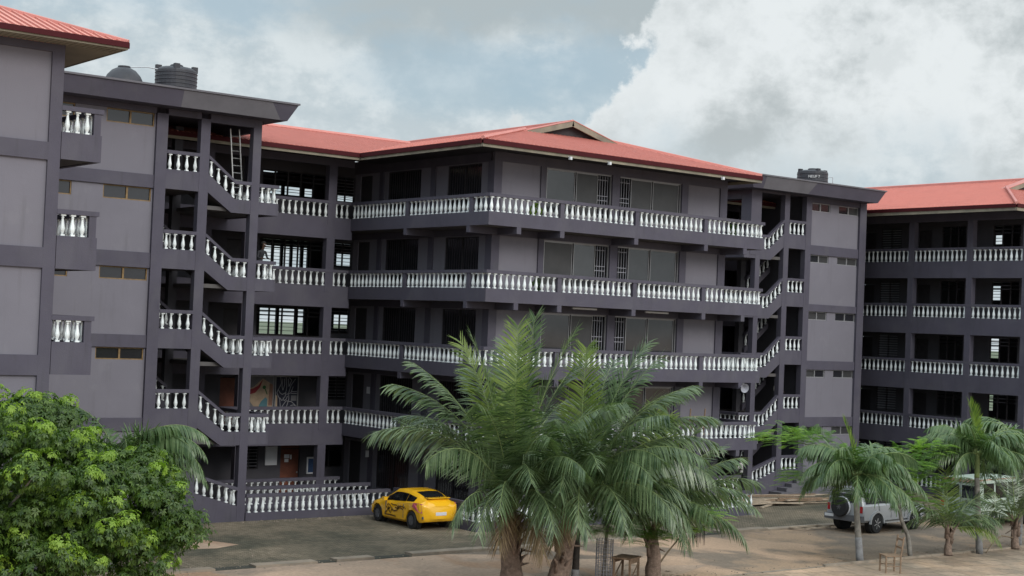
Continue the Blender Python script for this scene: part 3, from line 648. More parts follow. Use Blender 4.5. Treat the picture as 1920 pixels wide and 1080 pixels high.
def p2(e,x0,x1,z0,z1):
    w_=x1-x0;h=z1-z0; q=lambda u,v:(x0+u*w_,z0+v*h)
    poly2('board',e,[q(0,0),q(1,0),q(1,1),q(0,1)],59.26,MK,.03)
    poly2('painted_shape',e,[q(0,.0),q(.1,.0),q(.08,.4),q(0,.45)],59.225,MB_)
    poly2('painted_shape',e,[q(.72,.25),q(.98,.25),q(.98,.42),q(.72,.42)],59.225,MG)
    bm=bmesh.new()
    cur=[[(.2,1),(.25,.8),(.15,.65),(.05,.5),(.2,.3),(.25,0)],[(.3,.95),(.28,.7),(.33,.58),(.4,.75),(.38,.95)],[(.45,1),(.5,.7),(.45,.4),(.3,.25),(.2,.35)],[(.55,.95),(.6,.7),(.72,.9),(.6,.98)],[(.9,.95),(.7,.75),(.6,.5),(.62,.3),(.5,0)],[(.1,.62),(.2,.5),(.3,.45),(.45,.5),(.5,.6)],[(.3,.05),(.5,.25),(.75,.22),(.95,.1)],[(.7,.1),(.85,.12),(.98,.08)],[(.5,.45),(.7,.5),(.8,.7)],[(.72,.48),(.98,.48)],[(.72,.54),(.98,.54)],[(.35,.35),(.4,.25),(.5,.3),(.55,.4)]]
    for c_ in cur:
        pts=[q(*p) for p in c_]
        for (a,b),(c,d) in zip(pts,pts[1:]):
            n=Vector((-(d-b),c-a)).normalized()*.013
            v=[bm.verts.new((p[0],59.22,p[1])) for p in ((a+n.x,b+n.y),(c+n.x,d+n.y),(c-n.x,d-n.y),(a-n.x,b-n.y))]; bm.faces.new(v)
    fin('painted_lines',bm,MWH,e)
mural('mural',31.62,32.98,2.9,4.42,'colourful abstract mural board in beige, red and teal on the first gallery',p1)
mural('mural',33.03,34.22,2.9,4.42,'black and white line mural board beside the colourful one on the first gallery',p2)

# ================================================================== STAIR TOWERS
def slabroof(t,x0,x1,y0,y1,z0,z1,f=.34,patch=None):
    """flat concrete roof: fascia leans outward. top rect x0..x1,y0..y1 ; bottom inset f"""
    bm=bmesh.new()
    T=[(x0,y0),(x1,y0),(x1,y1),(x0,y1)]; Bt=[(x0+f,y0+f*.7),(x1-f,y0+f*.7),(x1-f,y1-f),(x0+f,y1-f)]
    a=[bm.verts.new((*p,z0)) for p in Bt]; b=[bm.verts.new((*p,z1)) for p in T]; c=[bm.verts.new((*p,z1+.06)) for p in T]
    fs=[bm.faces.new(a[::-1]),bm.faces.new(c)]
    for i in range(4):
        j=(i+1)%4; fs.append(bm.faces.new((a[i],a[j],b[j],b[i]))); fs.append(bm.faces.new((b[i],b[j],c[j],c[i])))
    bmesh.ops.recalc_face_normals(bm,faces=fs)
    r=fin('roof',bm,DARK,t)
    boxes('coping',[(x0-.05,x1+.05,y0-.05,y0+.10,z1+.005,z1+.075),(x0-.05,x0+.10,y0+.1,y1,z1+.005,z1+.075),(x1-.10,x1+.05,y0+.1,y1,z1+.005,z1+.075)],DARK2,r)
    if patch:
        pa,pb,sl=patch   # differently painted stretch of fascia
        bm=bmesh.new(); yb=y0+f*.7-.006; yt=y0-.006
        v=[bm.verts.new(p) for p in ((pa,yb,z0+.005),(pb-sl,yb,z0+.005),(pb,yt,z1),(pa,yt,z1))]; bm.faces.new(v)
        fin('repainted_patch',bm,DARK2,r)
    return r
def flight(t,y,pts,bot,foot=-.72,depth=1.6,nb=6,th=.16):
    """parapet of a stair flight along X at plane y. pts: rail-top polyline (x,z); bot: lower outline (x,z)"""
    e=thing_part('balustrade',t,(pts[0][0],y,pts[0][1]+foot))
    P=sorted(pts); bm=bmesh.new(); prism(bm,P+[(x,z-.13) for x,z in P[::-1]],'Y',y-th/2-.02,y+th/2+.02); fin('rail',bm,DARK,e)
    bm=bmesh.new(); prism(bm,[(x,z+foot) for x,z in P]+sorted(bot)[::-1],'Y',y-th/2,y+th/2); fin('kerb',bm,DARK,e)
    def zr(x):
        for (a,b),(c,d) in zip(P,P[1:]):
            if a<=x<=c: return b+(d-b)*(x-a)/(c-a)
        return P[-1][1]
    xs=[P[0][0]+.14+(P[-1][0]-P[0][0]-.28)*i/(nb-1) for i in range(nb)]
    bals(t,e,[Vector((x,y,zr(x)+foot)) for x in xs])
    return e
def tower(t,M,rz,k0win):
    """M maps tower x (in left-tower coordinates) to world x"""
    def bx(a,b,*r): 
        p,q=sorted((M(a),M(b))); return (p,q,*r)
    YT=53.04
    for k in range(0,5):
        z=zb(k) if k else -.68; f=z-.3; zn=(zb(k+1)) if k<4 else None
        # columns
        ztop=14.45 if k==4 else zn+.0
        zc0=f
        # landing (floor level)
        if k:
            boxes('landing',[bx(26.3,29.33,YT+.09,57.19,z-.45,z-.3)],SLABM,t)
            zf=z+.93
            boxes('landing',[bx(24.0,26.25,YT+.09,57.19,z+.2,z+.62)],SLABM,t)
            balustrade(t,(M(24.5),YT),(M(25.88),YT),zf,[],kerb=z+.19) if M(1)>M(0) else balustrade(t,(M(25.88),YT),(M(24.5),YT),zf,[],kerb=z+.19)
            a,b=sorted((M(28.45),M(29.33))); balustrade(t,(a,YT),(b,YT),z,[],kerb=z-.48)
            balustrade(t,(M(29.25),YT+.1),(M(29.25),57.15),z,[],kerb=z-.48)
            pts=[(M(26.25),z+1.62),(M(27.42),z+.75),(M(28.12),z+.75)]; bot=[(M(26.25),z+.20),(M(27.27),z-.50),(M(28.12),z-.50)]
            flight(t,YT,pts,bot)
            # inclined slab and steps behind the parapet
            bm=bmesh.new(); prism(bm,sorted([(M(26.25),z+.62),(M(27.3),z-.3)])+sorted([(M(26.25),z+.22),(M(27.3),z-.48)])[::-1],'Y',YT+.09,54.7); fin('stair_slab',bm,SLABM,t)
            bm=bmesh.new()
            for i in range(6):
                a,b=sorted((M(26.25+i*.175),M(26.25+(i+1)*.175))); h=z+.62-.153*(i+1)+.16; box(bm,a,b,YT+.1,54.68,h-.20,h)
            fin('steps',bm,DARK2,t)
        else:
            boxes('landing',[bx(26.3,28.4,YT+.09,57.19,GZ-.05,z-.3)],SLABM,t)
            flight(t,YT,[(M(26.25),.90),(M(28.12),.32)],[(M(26.25),GZ-.1),(M(28.12),GZ-.1)])
            boxes('landing',[bx(24.0,26.25,YT+.09,57.19,GZ-.05,.1)],SLABM,t)
            boxes('plinth',[bx(24.5,25.88,YT-.06,YT+.08,GZ-.05,-.05)],DARK,t)
            balustrade(t,(min(M(24.5),M(25.88)),YT),(max(M(24.5),M(25.88)),YT),-.05+.3,[],kerb=-.05)
        # inner return flight seen through the bays
        z0=z+.62
        if k<4:
            zi=z+.93
            pts=[(M(24.3),zi+2.15),(M(26.15),zi+.75)]; bot=[(M(24.3),zi+1.1),(M(26.15),zi-.3)]
            flight(t,55.6,pts,bot,nb=6)
    # corner and bay columns, full height
    for a,b in ((24.05,24.5),(25.86,26.25),(28.1,28.45)):
        boxes('column',[bx(a,b,YT-.09,YT+.22,GZ-.05,14.452)],DARK,t)
    boxes('column',[bx(26.1,26.45,55.7,56.0,GZ,14.4)],INNER,t)
    boxes('beam',[bx(24.5,25.86,YT-.08,YT+.15,14.42,14.98),bx(26.25,28.1,YT-.08,YT+.15,14.35,14.98),bx(28.1,28.45,YT-.09,YT+.22,14.455,14.98),bx(28.2,28.44,YT+.23,57.15,14.2,14.98)],DARK,t)
    boxes('column',[bx(28.1,28.44,56.85,57.18,GZ,14.19)],DARK,t)
    # side wall between the rooms and the stairs, back wall
    boxes('wall',[bx(23.95,24.1,YT+.24,57.15,GZ,14.5)],INNER,t)
    return bx
LT=thing('stair_tower','dark stair tower with round and ribbed black roof tanks, left of the link block','building',(24,53.04,GZ),'blocks of the school complex')
bxl=tower(LT,lambda x:x,0,None)
YT=53.04
def tower_wall(t,xa,xb,wins,panels,xcol=None,kind='brown'):
    """xa..xb wall; wins (x0,x1,z0,z1); panels dark bands (z0,z1)"""
    bm=bmesh.new(); wallgrid(bm,'Y',YT+.05,.15,xa,xb,GZ-.05,14.9,wins); fin('wall',bm,LITE,t)
    boxes('band',[(xa,xb,YT-.03,YT+.048,a,b) for a,b in panels],DARK,t)
    for w_ in wins: window(t,'Y',YT+.05,*w_,-1,kind)
lw=[]
for z0,z1 in ((13.92,14.43),(11.11,11.62),(8.15,8.62),(5.19,5.64)):
    lw+=[(22.12,24.0,z0,z1),(19.2,20.92,z0,z1)]
tower_wall(LT,17.2,24.05,lw,[(14.44,14.9),(11.63,12.12),(8.63,9.2),(5.65,6.12),(2.55,3.04),(-1.05,-.3)],kind='brown')
boxes('wall',[(17.2,24.,YT+.3,59,GZ,GZ+.1),(17.3,23.9,58.9,59.05,GZ,14.8),(17.3,23.9,YT+.4,58.8,2.1,2.2),(17.3,23.9,YT+.4,58.8,5.1,5.18),(17.3,23.9,YT+.4,58.8,8.1,8.13),(17.3,23.9,YT+.4,58.8,11.05,11.10)],INNER,LT)
slabroof(LT,16.8,29.45,51.92,60.5,14.66,15.28,patch=(24.6,28.3,-.5))
RT=thing('stair_tower','dark stair tower with one ribbed black roof tank, right of the middle block','building',(61,53.04,GZ),'blocks of the school complex')
bxr=tower(RT,lambda x:57.0+(28.1-x)*.945,0,None)
rw=[]
for z0,z1 in ((13.72,14.17),(11.02,11.43),(8.02,8.46),(5.0,5.41),(1.98,2.43)):
    rw+=[(60.9,62.42,z0,z1),(63.12,64.72,z0,z1)]
tower_wall(RT,60.84,65.2,rw,[(14.18,14.9),(11.44,11.93),(8.47,8.84),(5.42,5.88),(2.44,2.93),(-1.05,-.5)],kind='grey')
boxes('column',[(64.72,65.25,YT-.09,YT+.22,GZ,14.9)],DARK,RT)
boxes('wall',[(65.05,65.2,YT+.23,60,GZ,14.9),(61.3,65.0,59,59.1,GZ,14.9)]+[(61.3,65.0,YT+.3,58.9,zb(k)-.2,zb(k)-.1) for k in range(1,5)],DARK,RT)
slabroof(RT,55.15,65.5,51.92,60.5,14.44,15.05,patch=(56.2,60.0,.45))
boxes('column',[(56.25,56.9,YT-.095,YT+.6,zb(4)-.3,14.44)],DARK,RT)
boxes('beam',[(56.25,56.9,YT+.61,60,14.0,14.43),(55.6,56.24,57.0,60,14.0,14.43)],DARK,RT)
boxes('steps',[(58.3,62.6,52.1,52.93,GZ-.02,GZ+.18),(58.9,62.4,52.3,52.93,GZ+.18,GZ+.36),(59.5,62.2,52.5,52.93,GZ+.36,GZ+.54),(60.1,62.,52.7,52.93,GZ+.54,GZ+.72)],DARK2,RT)

# ================================================================== FAR-LEFT WING
FL=thing('classroom_wing','plain panelled wing with cream soffit and red roof at the left edge','building',(15.4,40,GZ),'blocks of the school complex')
YF=40.
bm=bmesh.new(); box(bm,3,15.1,YF+.07,YF+.25,GZ-.05,14.12); fin('wall',bm,LITE,FL)
boxes('column',[(15.06,15.40,YF-.01,YF+.30,GZ-.05,14.115),(10.4,10.75,YF-.01,YF+.06,GZ,14.11)],DARK,FL)
boxes('band',[(3,15.06,YF-.008,YF+.068,a,b) for a,b in ((13.90,14.11),(10.97,11.45),(8.05,8.6),(5.15,5.7),(2.1,2.65),(-1.05,-.2))],DARK,FL)
boxes('wall',[(15.25,15.398,YF+.31,52.8,GZ,14.11)],DARK,FL)
for zf,z0 in ((11.77,11.03),(8.95,8.05),(6.07,5.18),(3.1,2.2)):
    balustrade(FL,(15.42,YF+.08),(16.56,YF+.08),zf,[1.0],kerb=z0,extend=.03)
    balustrade(FL,(16.48,YF+.18),(16.48,52.5),zf,[3.9,7.8],kerb=z0)
    boxes('floor_slab',[(15.41,16.40,YF+.17,52.5,z0+.02,z0+.25)],SLABM,FL)
bm=bmesh.new(); slope(bm,Vector((1.85,39.2,14.30)),Vector((1,0,0)),Vector((0,1,.34)).normalized(),[(0,0),(15.,0),(10.2,5.07),(4.8,5.07)]); 
slope(bm,Vector((16.85,39.2,14.30)),Vector((0,1,0)),Vector((-1,0,.34)).normalized(),[(0,0),(16,0),(16,5.6),(5.4,5.6),(4.8,5.07)])
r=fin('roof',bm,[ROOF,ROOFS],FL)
bm=bmesh.new(); tube(bm,[(16.85,39.2,14.32),(12.05,44.0,15.95)],.08,5); fin('ridge_cap',bm,ROOFL,r)
eave(r,[('Y',39.2,1.85,16.85,-1),('X',16.85,39.25,52,1)],14.30,cream=.05,red=.12)
boxes('soffit',[(2,16.8,39.24,39.98,14.12,14.15)]+[(15.42,16.8,39.99,52.,14.12,14.15)],SOFFB,FL)
bm=bmesh.new()
for i in range(90): box(bm,2.1+i*.165,2.125+i*.165,39.25,39.97,14.105,14.119)
fin('soffit_joint',bm,CREAM,FL)

# ================================================================== RIGHT WING
RW=thing('classroom_wing','long gallery wing with red ridged roof running toward the right edge','building',(67.9,50,GZ),'blocks of the school complex')
Y0,Y1=44.6,62.
for k in range(0,5):
    z=zb(k) if k else -.62; f=z-.3; ztop=(zb(k+1)-.53) if k<4 else 14.25; zt=z+2.05
    if k: boxes('beam',[(67.82,67.975,Y0,Y1,z-.90,z-.003)],DARK,RW)
    boxes('floor_slab',[(67.98,80,Y0,Y1,(z-.528) if k else GZ-.05,z-.3)],SLABM,RW)
    balustrade(RW,(67.9,Y0),(67.9,Y1),z,[.2,3.55,7.29,11.1,14.9],kerb=None if k else GZ-.05)
    boxes('column',[(67.81,68.15,c-.18,c+.18,f,(zb(k+1)-.902) if k<4 else 13.6) for c in (44.8,48.15,51.9,55.7,59.5)],DARK,RW)
    if k==4: boxes('beam',[(67.82,68.1,Y0,Y1,13.6,14.08)],DARK,RW)
    wins=[(45.0,46.1),(46.5,48.2),(49.9,51.46),(54.2,55.6),(57.2,59.)]; doors=[(52.15,53.04),(56.0,56.8)]
    if k in(1,2,3): wins=[(46.5,48.2),(49.9,51.46),(54.2,55.6),(57.2,59.)]; doors=[(44.9,46.0),(52.15,53.04),(56.0,56.8)]
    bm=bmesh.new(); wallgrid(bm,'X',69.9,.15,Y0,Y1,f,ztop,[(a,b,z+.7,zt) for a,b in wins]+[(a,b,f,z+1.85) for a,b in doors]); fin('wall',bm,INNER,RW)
    for a,b in wins: window(RW,'X',69.9,a,b,z+.7,zt,-1,'open' if a<50 else 'louvre')
    for a,b in doors: boxes('door',[(70.0,70.05,a+.03,b-.03,f,z+1.82)],DOORM if a<46 and k<4 else FRAMED,RW)
    bh={4:[(52.05,52.65,13.0,13.52),(50.55,50.97,12.9,13.52),(53.72,53.9,13.0,13.5)],3:[(52.08,52.72,9.73,10.59)],2:[(52.13,52.78,6.35,7.53),(53.74,53.98,6.4,7.53)],1:[(52.4,52.84,3.29,4.26),(50.3,50.89,3.6,4.3)]}.get(k,[])
    bm=bmesh.new(); wallgrid(bm,'X',76.5,.15,Y0,Y1,f,ztop,bh); fin('wall',bm,INNER,RW)
    for h in bh:
        e=thing_part('window',RW,(76.5,(h[0]+h[1])/2,(h[2]+h[3])/2)); n=max(3,int((h[3]-h[2])/.15))
        boxes('louvre',[(76.48,76.6,h[0],h[1],h[2]+(h[3]-h[2])*i/n-.015,h[2]+(h[3]-h[2])*i/n+.015) for i in range(1,n)],BARS,e)
boxes('wall',[(70.06,80.1,Y0-.12,Y0-.01,GZ,14.2)],LITE,RW)
boxes('beam',[(69.8,80.2,Y0-.16,Y0-.125,zb(k)-.9,zb(k)-.2) for k in range(1,5)],DARK,RW)
boxes('column',[(69.8,70.05,Y0-.16,Y0-.01,GZ,14.19),(79.9,80.25,Y0-.17,Y0-.125,GZ,14.19)],DARK,RW)
rf=hip_roof(RW,66.,81.2,44.2,68,14.17,.275)
eave(rf,[('X',66.,44.25,68,-1),('Y',44.2,66,81.2,-1)],14.17,cream=.16)
boxes('ceiling',[(66.1,69.85,44.3,67,14.0,14.03),(70.1,80,44.8,67,14.2,14.23)],FRAMED,RW)
flush_bals()

random.seed(77)
bm=bmesh.new()
def pebble(x,y,z,r):
    v=[bm.verts.new((x+math.cos(a)*r*random.uniform(.6,1.1),y+math.sin(a)*r*random.uniform(.6,1.1),z)) for a in (0,2.1,4.2)]; t_=bm.verts.new((x,y,z+r*.7)); 
    for i in range(3): bm.faces.new((v[i],v[(i+1)%3],t_))
for i in range(900):
    u=random.random()
    if u<.35: x,y=random.uniform(18,60),43.2+random.gauss(0,.35)
    elif u<.6: x,y=random.uniform(26,56),35.5+abs(random.gauss(0,.6))
    elif u<.8: x,y=random.uniform(28,35),52.9-abs(random.gauss(0,.5))
    else: x,y=random.uniform(18,62),random.uniform(36,52)
    if 36.9<x and y<35.3: continue
    pebble(x,y,GZ,random.uniform(.015,.055))
o=fin('gravel',bm,CONC); o['kind']='stuff'; o['label']='loose gravel and rubble scattered along the kerbs and ramp foot'; o['category']='gravel'
bm=bmesh.new()
for i in range(700):
    u=random.random(); x,y=(random.uniform(27,36),random.gauss(36.3,.8)) if u<.6 else (random.uniform(42,56),random.gauss(35.8,.5)); y=max(y,35.45); a=random.uniform(0,6.28); l=random.uniform(.04,.12); z=GZ+random.uniform(.0,.02)
    d=Vector((math.cos(a),math.sin(a),0))*l; n_=Vector((-d.y,d.x,0))*.3; p=Vector((x,y,z)); bm.faces.new([bm.verts.new(q) for q in (p-d,p+n_+Vector((0,0,.01)),p+d,p-n_)])
o=fin('leaf_litter',bm,DRYF); o['kind']='stuff'; o['label']='dry brown leaf litter under the palms'; o['category']='leaf litter'
# ================================================================== ROOF THINGS
def tank(name,label,x,y,z0,r,h,ribs=3,text=None,lugs=True):
    t=thing(name,label,'water tank',(x,y,z0),'rooftop water tanks')
    bm=bmesh.new(); pr=[(r*.98,0)]
    for i in range(1,ribs*2+1):
        zz=h*.86*i/(ribs*2+.5); pr+=[(r,zz-.03),(r*1.02,zz-.012),(r*1.02,zz+.012),(r,zz+.03)]
    pr+=[(r,h*.86),(r*.97,h*.90),(r*.8,h*.96),(r*.42,h),(.05,h+.01)]
    lathe(bm,pr,28,(x,y,z0)); fin('shell',bm,BLACKP,t,smooth=False)
    bm=bmesh.new(); lathe(bm,[(.26,0),(.26,.07),(.22,.10)],16,(x,y,z0+h-.01)); fin('lid',bm,BLACKP,t)
    if lugs:
        for i in range(4):
            a=math.pi/4+i*math.pi/2+.35; cx,cy=x+math.cos(a)*r*.86,y+math.sin(a)*r*.86
            bm=bmesh.new(); box(bm,cx-.11,cx+.11,cy-.08,cy+.08,z0+h*.86,z0+h*1.03); fin('lifting_lug',bm,BLACKP,t)
    if text:
        c=bpy.data.curves.new('t','FONT'); c.body=text; c.size=.19; c.align_x='CENTER'; c.extrude=.004
        o=bpy.data.objects.new('t',c); C.objects.link(o); dg=bpy.context.evaluated_depsgraph_get(); me=bpy.data.meshes.new_from_object(o.evaluated_get(dg)); bpy.data.objects.remove(o)
        d=Vector((-.68,-.72,0)); rot=Matrix.Rotation(math.atan2(d.y,d.x)+math.pi/2,4,'Z')@Matrix.Rotation(math.pi/2,4,'X')
        me.transform(rot); me.materials.append(TEXTW); l=bpy.data.objects.new('lettering',me); link(l,t); l.location=d.normalized()*(r*1.03)+Vector((0,0,h*.52))
    return t
t=thing('water_tank','smooth black dome-shaped water tank, left one on the left stair tower roof','water tank',(23.9,56,15.3),'rooftop water tanks')
bm=bmesh.new(); lathe(bm,[(.80,-.1),(.83,.15),(.82,.35),(.76,.60),(.64,.85),(.46,1.05),(.25,1.16),(.14,1.18)],28,(23.95,56,15.3)); fin('shell',bm,BLACKP,t,smooth=True)
bm=bmesh.new(); lathe(bm,[(.24,0),(.24,.05),(.1,.07)],14,(23.95,56,16.47)); fin('lid',bm,BLACKP,t)
bm=bmesh.new(); tube(bm,[(24.1,56,16.5),(24.9,56,16.62),(25.4,56,16.6)],.022,6); fin('pipe',bm,METAL,t)
tank('water_tank','ribbed black cylindrical water tank, right one on the left stair tower roof',26.15,56,15.34,.82,1.45,4)
t=tank('water_tank','black cylindrical water tank with small white letters on the right stair tower roof',62.65,54.6,15.11,.82,1.0,2,'NEUP 7')
bm=bmesh.new(); tube(bm,[(63.4,54.5,15.85),(63.95,54.3,15.82),(63.97,54.3,15.1)],.02,6); fin('pipe',bm,METAL,t)
# ladder
t=thing('ladder','aluminium ladder leaning on the top landing of the left stair tower','ladder',(28.1,54.3,11.2))
bm=bmesh.new()
a0,a1=Vector((27.80,54.2,11.2)),Vector((27.52,54.1,14.35)); dx=Vector((.36,-.05,.0))
fin_=[]
for off in (Vector((0,0,0)),dx):
    b=bmesh.new(); tube(b,[a0+off+Vector((.25,0,0)),a1+off+Vector((.15,0,0))],.03,6); fin('stile',b,METAL,t)
for i in range(1,11):
    u=i/11; p=(a0+Vector((.25,0,0)))*(1-u)+(a1+Vector((.15,0,0)))*u; b=bmesh.new(); tube(b,[p,p+dx],.02,5); fin('rung',b,METAL,t)
# horn loudspeaker
t=thing('loudspeaker','pale horn loudspeaker under the right end of the second gallery','loudspeaker',(49.9,47.0,4.72))
bm=bmesh.new(); c=Vector((49.75,46.95,4.72)); d=Vector((-.25,-.95,-.12)).normalized(); a=d.orthogonal().normalized(); b=d.cross(a); rings=[]
for r_,s_ in ((.05,-.24),(.06,-.08),(.085,.02),(.14,.11),(.20,.16),(.205,.17),(.185,.15),(.10,.06),(.045,.0)):
    rings.append([bm.verts.new(c+d*s_+(a*math.cos(2*math.pi*j/18)+b*math.sin(2*math.pi*j/18))*r_) for j in range(18)])
for i in range(len(rings)-1):
    for j in range(18): bm.faces.new((rings[i][j],rings[i][(j+1)%18],rings[i+1][(j+1)%18],rings[i+1][j]))
bm.faces.new(rings[0]); bm.faces.new(rings[-1]); bmesh.ops.recalc_face_normals(bm,faces=bm.faces); fin('horn',bm,BARS,t)
bm=bmesh.new(); lathe(bm,[(.07,0),(.07,.2)],10,(49.93,47.02,4.70),'Y'); box(bm,49.84,49.98,47.08,47.2,4.8,4.92); fin('driver',bm,GREYC,t)

# ================================================================== FURNITURE
def bar(bm,p,q,w_,h_):
    p=Vector(p);q=Vector(q);d=(q-p).normalized(); a=d.cross(Vector((0,0,1)));
    a=Vector((1,0,0)) if a.length<.1 else a.normalized()
    b=d.cross(a); A=[];B_=[]
    for s,t_ in ((-1,-1),(1,-1),(1,1),(-1,1)):
        o=a*s*w_/2+b*t_*h_/2; A.append(bm.verts.new(p+o)); B_.append(bm.verts.new(q+o))
    fs=[bm.faces.new(A),bm.faces.new(B_[::-1])]+[bm.faces.new((A[i],A[(i+1)%4],B_[(i+1)%4],B_[i])) for i in range(4)]
    bmesh.ops.recalc_face_normals(bm,faces=fs)
def rotpart(name,t,fn,mt):
    bm=bmesh.new(); fn(bm); return fin(name,bm,mt,t,local=True)
def chair(label,loc,rz,s=1.):
    t=thing('wooden_chair',label,'chair',loc,rotz=rz); w2,d2=.22*s,.21*s
    for sx in (-1,1):
        rotpart('leg',t,lambda bm:bar(bm,(sx*w2,d2,0),(sx*w2,d2,.46*s),.045,.045),WOOD)
        rotpart('leg',t,lambda bm:(bar(bm,(sx*w2,-d2,0),(sx*w2,-d2,.46*s),.045,.045)),WOOD)
        rotpart('back_post',t,lambda bm:bar(bm,(sx*w2,-d2,.46*s),(sx*w2,-d2-.10,1.02*s),.045,.045),WOOD)
        rotpart('stretcher',t,lambda bm:bar(bm,(sx*w2,-d2,.2*s),(sx*w2,d2,.2*s),.03,.03),WOOD)
    rotpart('seat',t,lambda bm:box(bm,-w2-.03,w2+.03,-d2-.02,d2+.04,.46*s,.49*s),WOOD)
    for zz in (.70,.92): rotpart('back_rail',t,lambda bm:bar(bm,(-w2,-d2-.05-(zz-.7)*.2,zz*s),(w2,-d2-.05-(zz-.7)*.2,zz*s),.03,.07),WOOD)
    return t
chair('weathered wooden school chair standing alone on the light forecourt',(43.2,33.5,GZ+.004),R(60),1.25)
t=thing('wooden_chair','slatted wooden bench-chair standing on the first gallery before the light wall','chair',(47.9,47.9,2.16))
for x in (47.45,48.35):
    bm=bmesh.new(); bar(bm,(x+.12,48.1,2.17),(x,47.85,3.72),.05,.05); fin('back_post',bm,WOOD,t)
for i in range(5):
    bm=bmesh.new(); bar(bm,(47.58+i*.17,47.93,2.7),(47.54+i*.17,47.88,3.4),.03,.05); fin('slat',bm,WOODL,t)
for zz in (3.36,2.9): 
    bm=bmesh.new(); bar(bm,(47.48,47.9,zz),(48.4,47.9,zz),.09,.05); fin('back_rail',bm,WOODL,t)
bm=bmesh.new(); box(bm,47.5,48.4,47.55,47.95,2.6,2.64); fin('seat',bm,WOODL,t)
def stool(label,loc,rz,w2=.42,h=.80):
    t=thing('wooden_table',label,'table',loc,rotz=rz)
    rotpart('top',t,lambda bm:box(bm,-w2,w2,-w2*.8,w2*.8,h,h+.05),WOOD)
    for a in (-1,1):
        for b in (-1,1): rotpart('leg',t,lambda bm:bar(bm,(a*(w2-.06),b*(w2*.8-.06),0),(a*(w2-.07),b*(w2*.8-.07),h),.06,.06),WOOD)
    for b in (-1,1):
        rotpart('apron',t,lambda bm:box(bm,-w2+.05,w2-.05,b*(w2*.8-.05)-.012,b*(w2*.8-.05)+.012,h-.13,h-.002),WOOD)
        rotpart('brace',t,lambda bm:bar(bm,(-w2+.1,b*(w2*.8-.05),.15),(w2-.1,b*(w2*.8-.05),h-.15),.03,.03),WOOD)
    return t
stool('old wooden work table standing between the tree guard and the rightmost coconut trunk',(32.85,35.75,GZ),R(25))
t=thing('tree_guard','wire mesh tree guard around a thin trunk beside the wooden table','tree guard',(32.4,36.3,GZ))
bm=bmesh.new()
for j in range(16):
    a=2*math.pi*j/16; tube(bm,[(32.4+.27*math.cos(a),36.3+.27*math.sin(a),GZ),(32.4+.27*math.cos(a),36.3+.27*math.sin(a),GZ+1.35)],.008,4)
for i in range(12):
    z=GZ+.05+i*.115; tube(bm,[(32.4+.27*math.cos(a),36.3+.27*math.sin(a),z) for a in [2*math.pi*j/16 for j in range(17)]],.008,4)
fin('wire_mesh',bm,BARS,t)
# timber pile: every plank
random.seed(11)
for i in range(26):
    lay=i//7; L2=random.uniform(1.2,2.3); x=random.uniform(53.2,57.6); y=random.uniform(49.2,50.9)-lay*.05; a=random.gauss(.0,.18)+R(-12)
    w_=random.uniform(.09,.16); z=GZ+.02+lay*.075+random.uniform(0,.03); d=Vector((math.cos(a),math.sin(a),random.uniform(-.02,.02)))*L2
    bm=bmesh.new(); c=Vector((x,y,z+.03)); bar(bm,c-d,c+d,w_,.05)
    o=fin('timber_plank',bm,WOODL if random.random()<.65 else WOOD); tag(o,'weathered grey-brown plank lying in the timber pile before the right stair tower','plank','planks of the timber pile')
    bmesh_c=None
# frame lying near the kerb
t=thing('wooden_frame','flat wooden frame lying on the pavers behind the silver off-roader','frame',(49.4,42.7,GZ))
for p,q in (((48.6,42.9),(50.4,42.95)),((48.9,42.3),(50.6,42.4)),((48.6,42.9),(48.9,42.3)),((50.4,42.95),(50.6,42.4)),((49.4,42.92),(49.7,42.35))):
    bm=bmesh.new(); bar(bm,(*p,GZ+.09),(*q,GZ+.09),.07,.05); fin('batten',bm,WOODL,t)
# patterned block by the left wall
CHK=bpy.data.materials.new('checked_tile'); CHK.use_nodes=True; nt=CHK.node_tree; ck=nt.nodes.new('ShaderNodeTexChecker'); ck.inputs['Scale'].default_value=11; ck.inputs[1].default_value=(.7,.7,.72,1); ck.inputs[2].default_value=(.03,.03,.045,1)
tcn=nt.nodes.new('ShaderNodeTexCoord'); nt.links.new(tcn.outputs['Object'],ck.inputs[0]); nt.links.new(ck.outputs[0],nt.nodes['Principled BSDF'].inputs['Base Color'])
t=thing('planter','black and white patterned planter box at the bottom left under the leafy tree','planter',(14.9,37.6,GZ))
bm=bmesh.new(); box(bm,14.55,15.25,37.2,38.4,GZ,GZ+.95); fin('box_wall',bm,CHK,t)
bm=bmesh.new(); box(bm,14.5,15.3,37.15,38.45,GZ+.95,GZ+1.02); fin('rim',bm,PAPER,t)

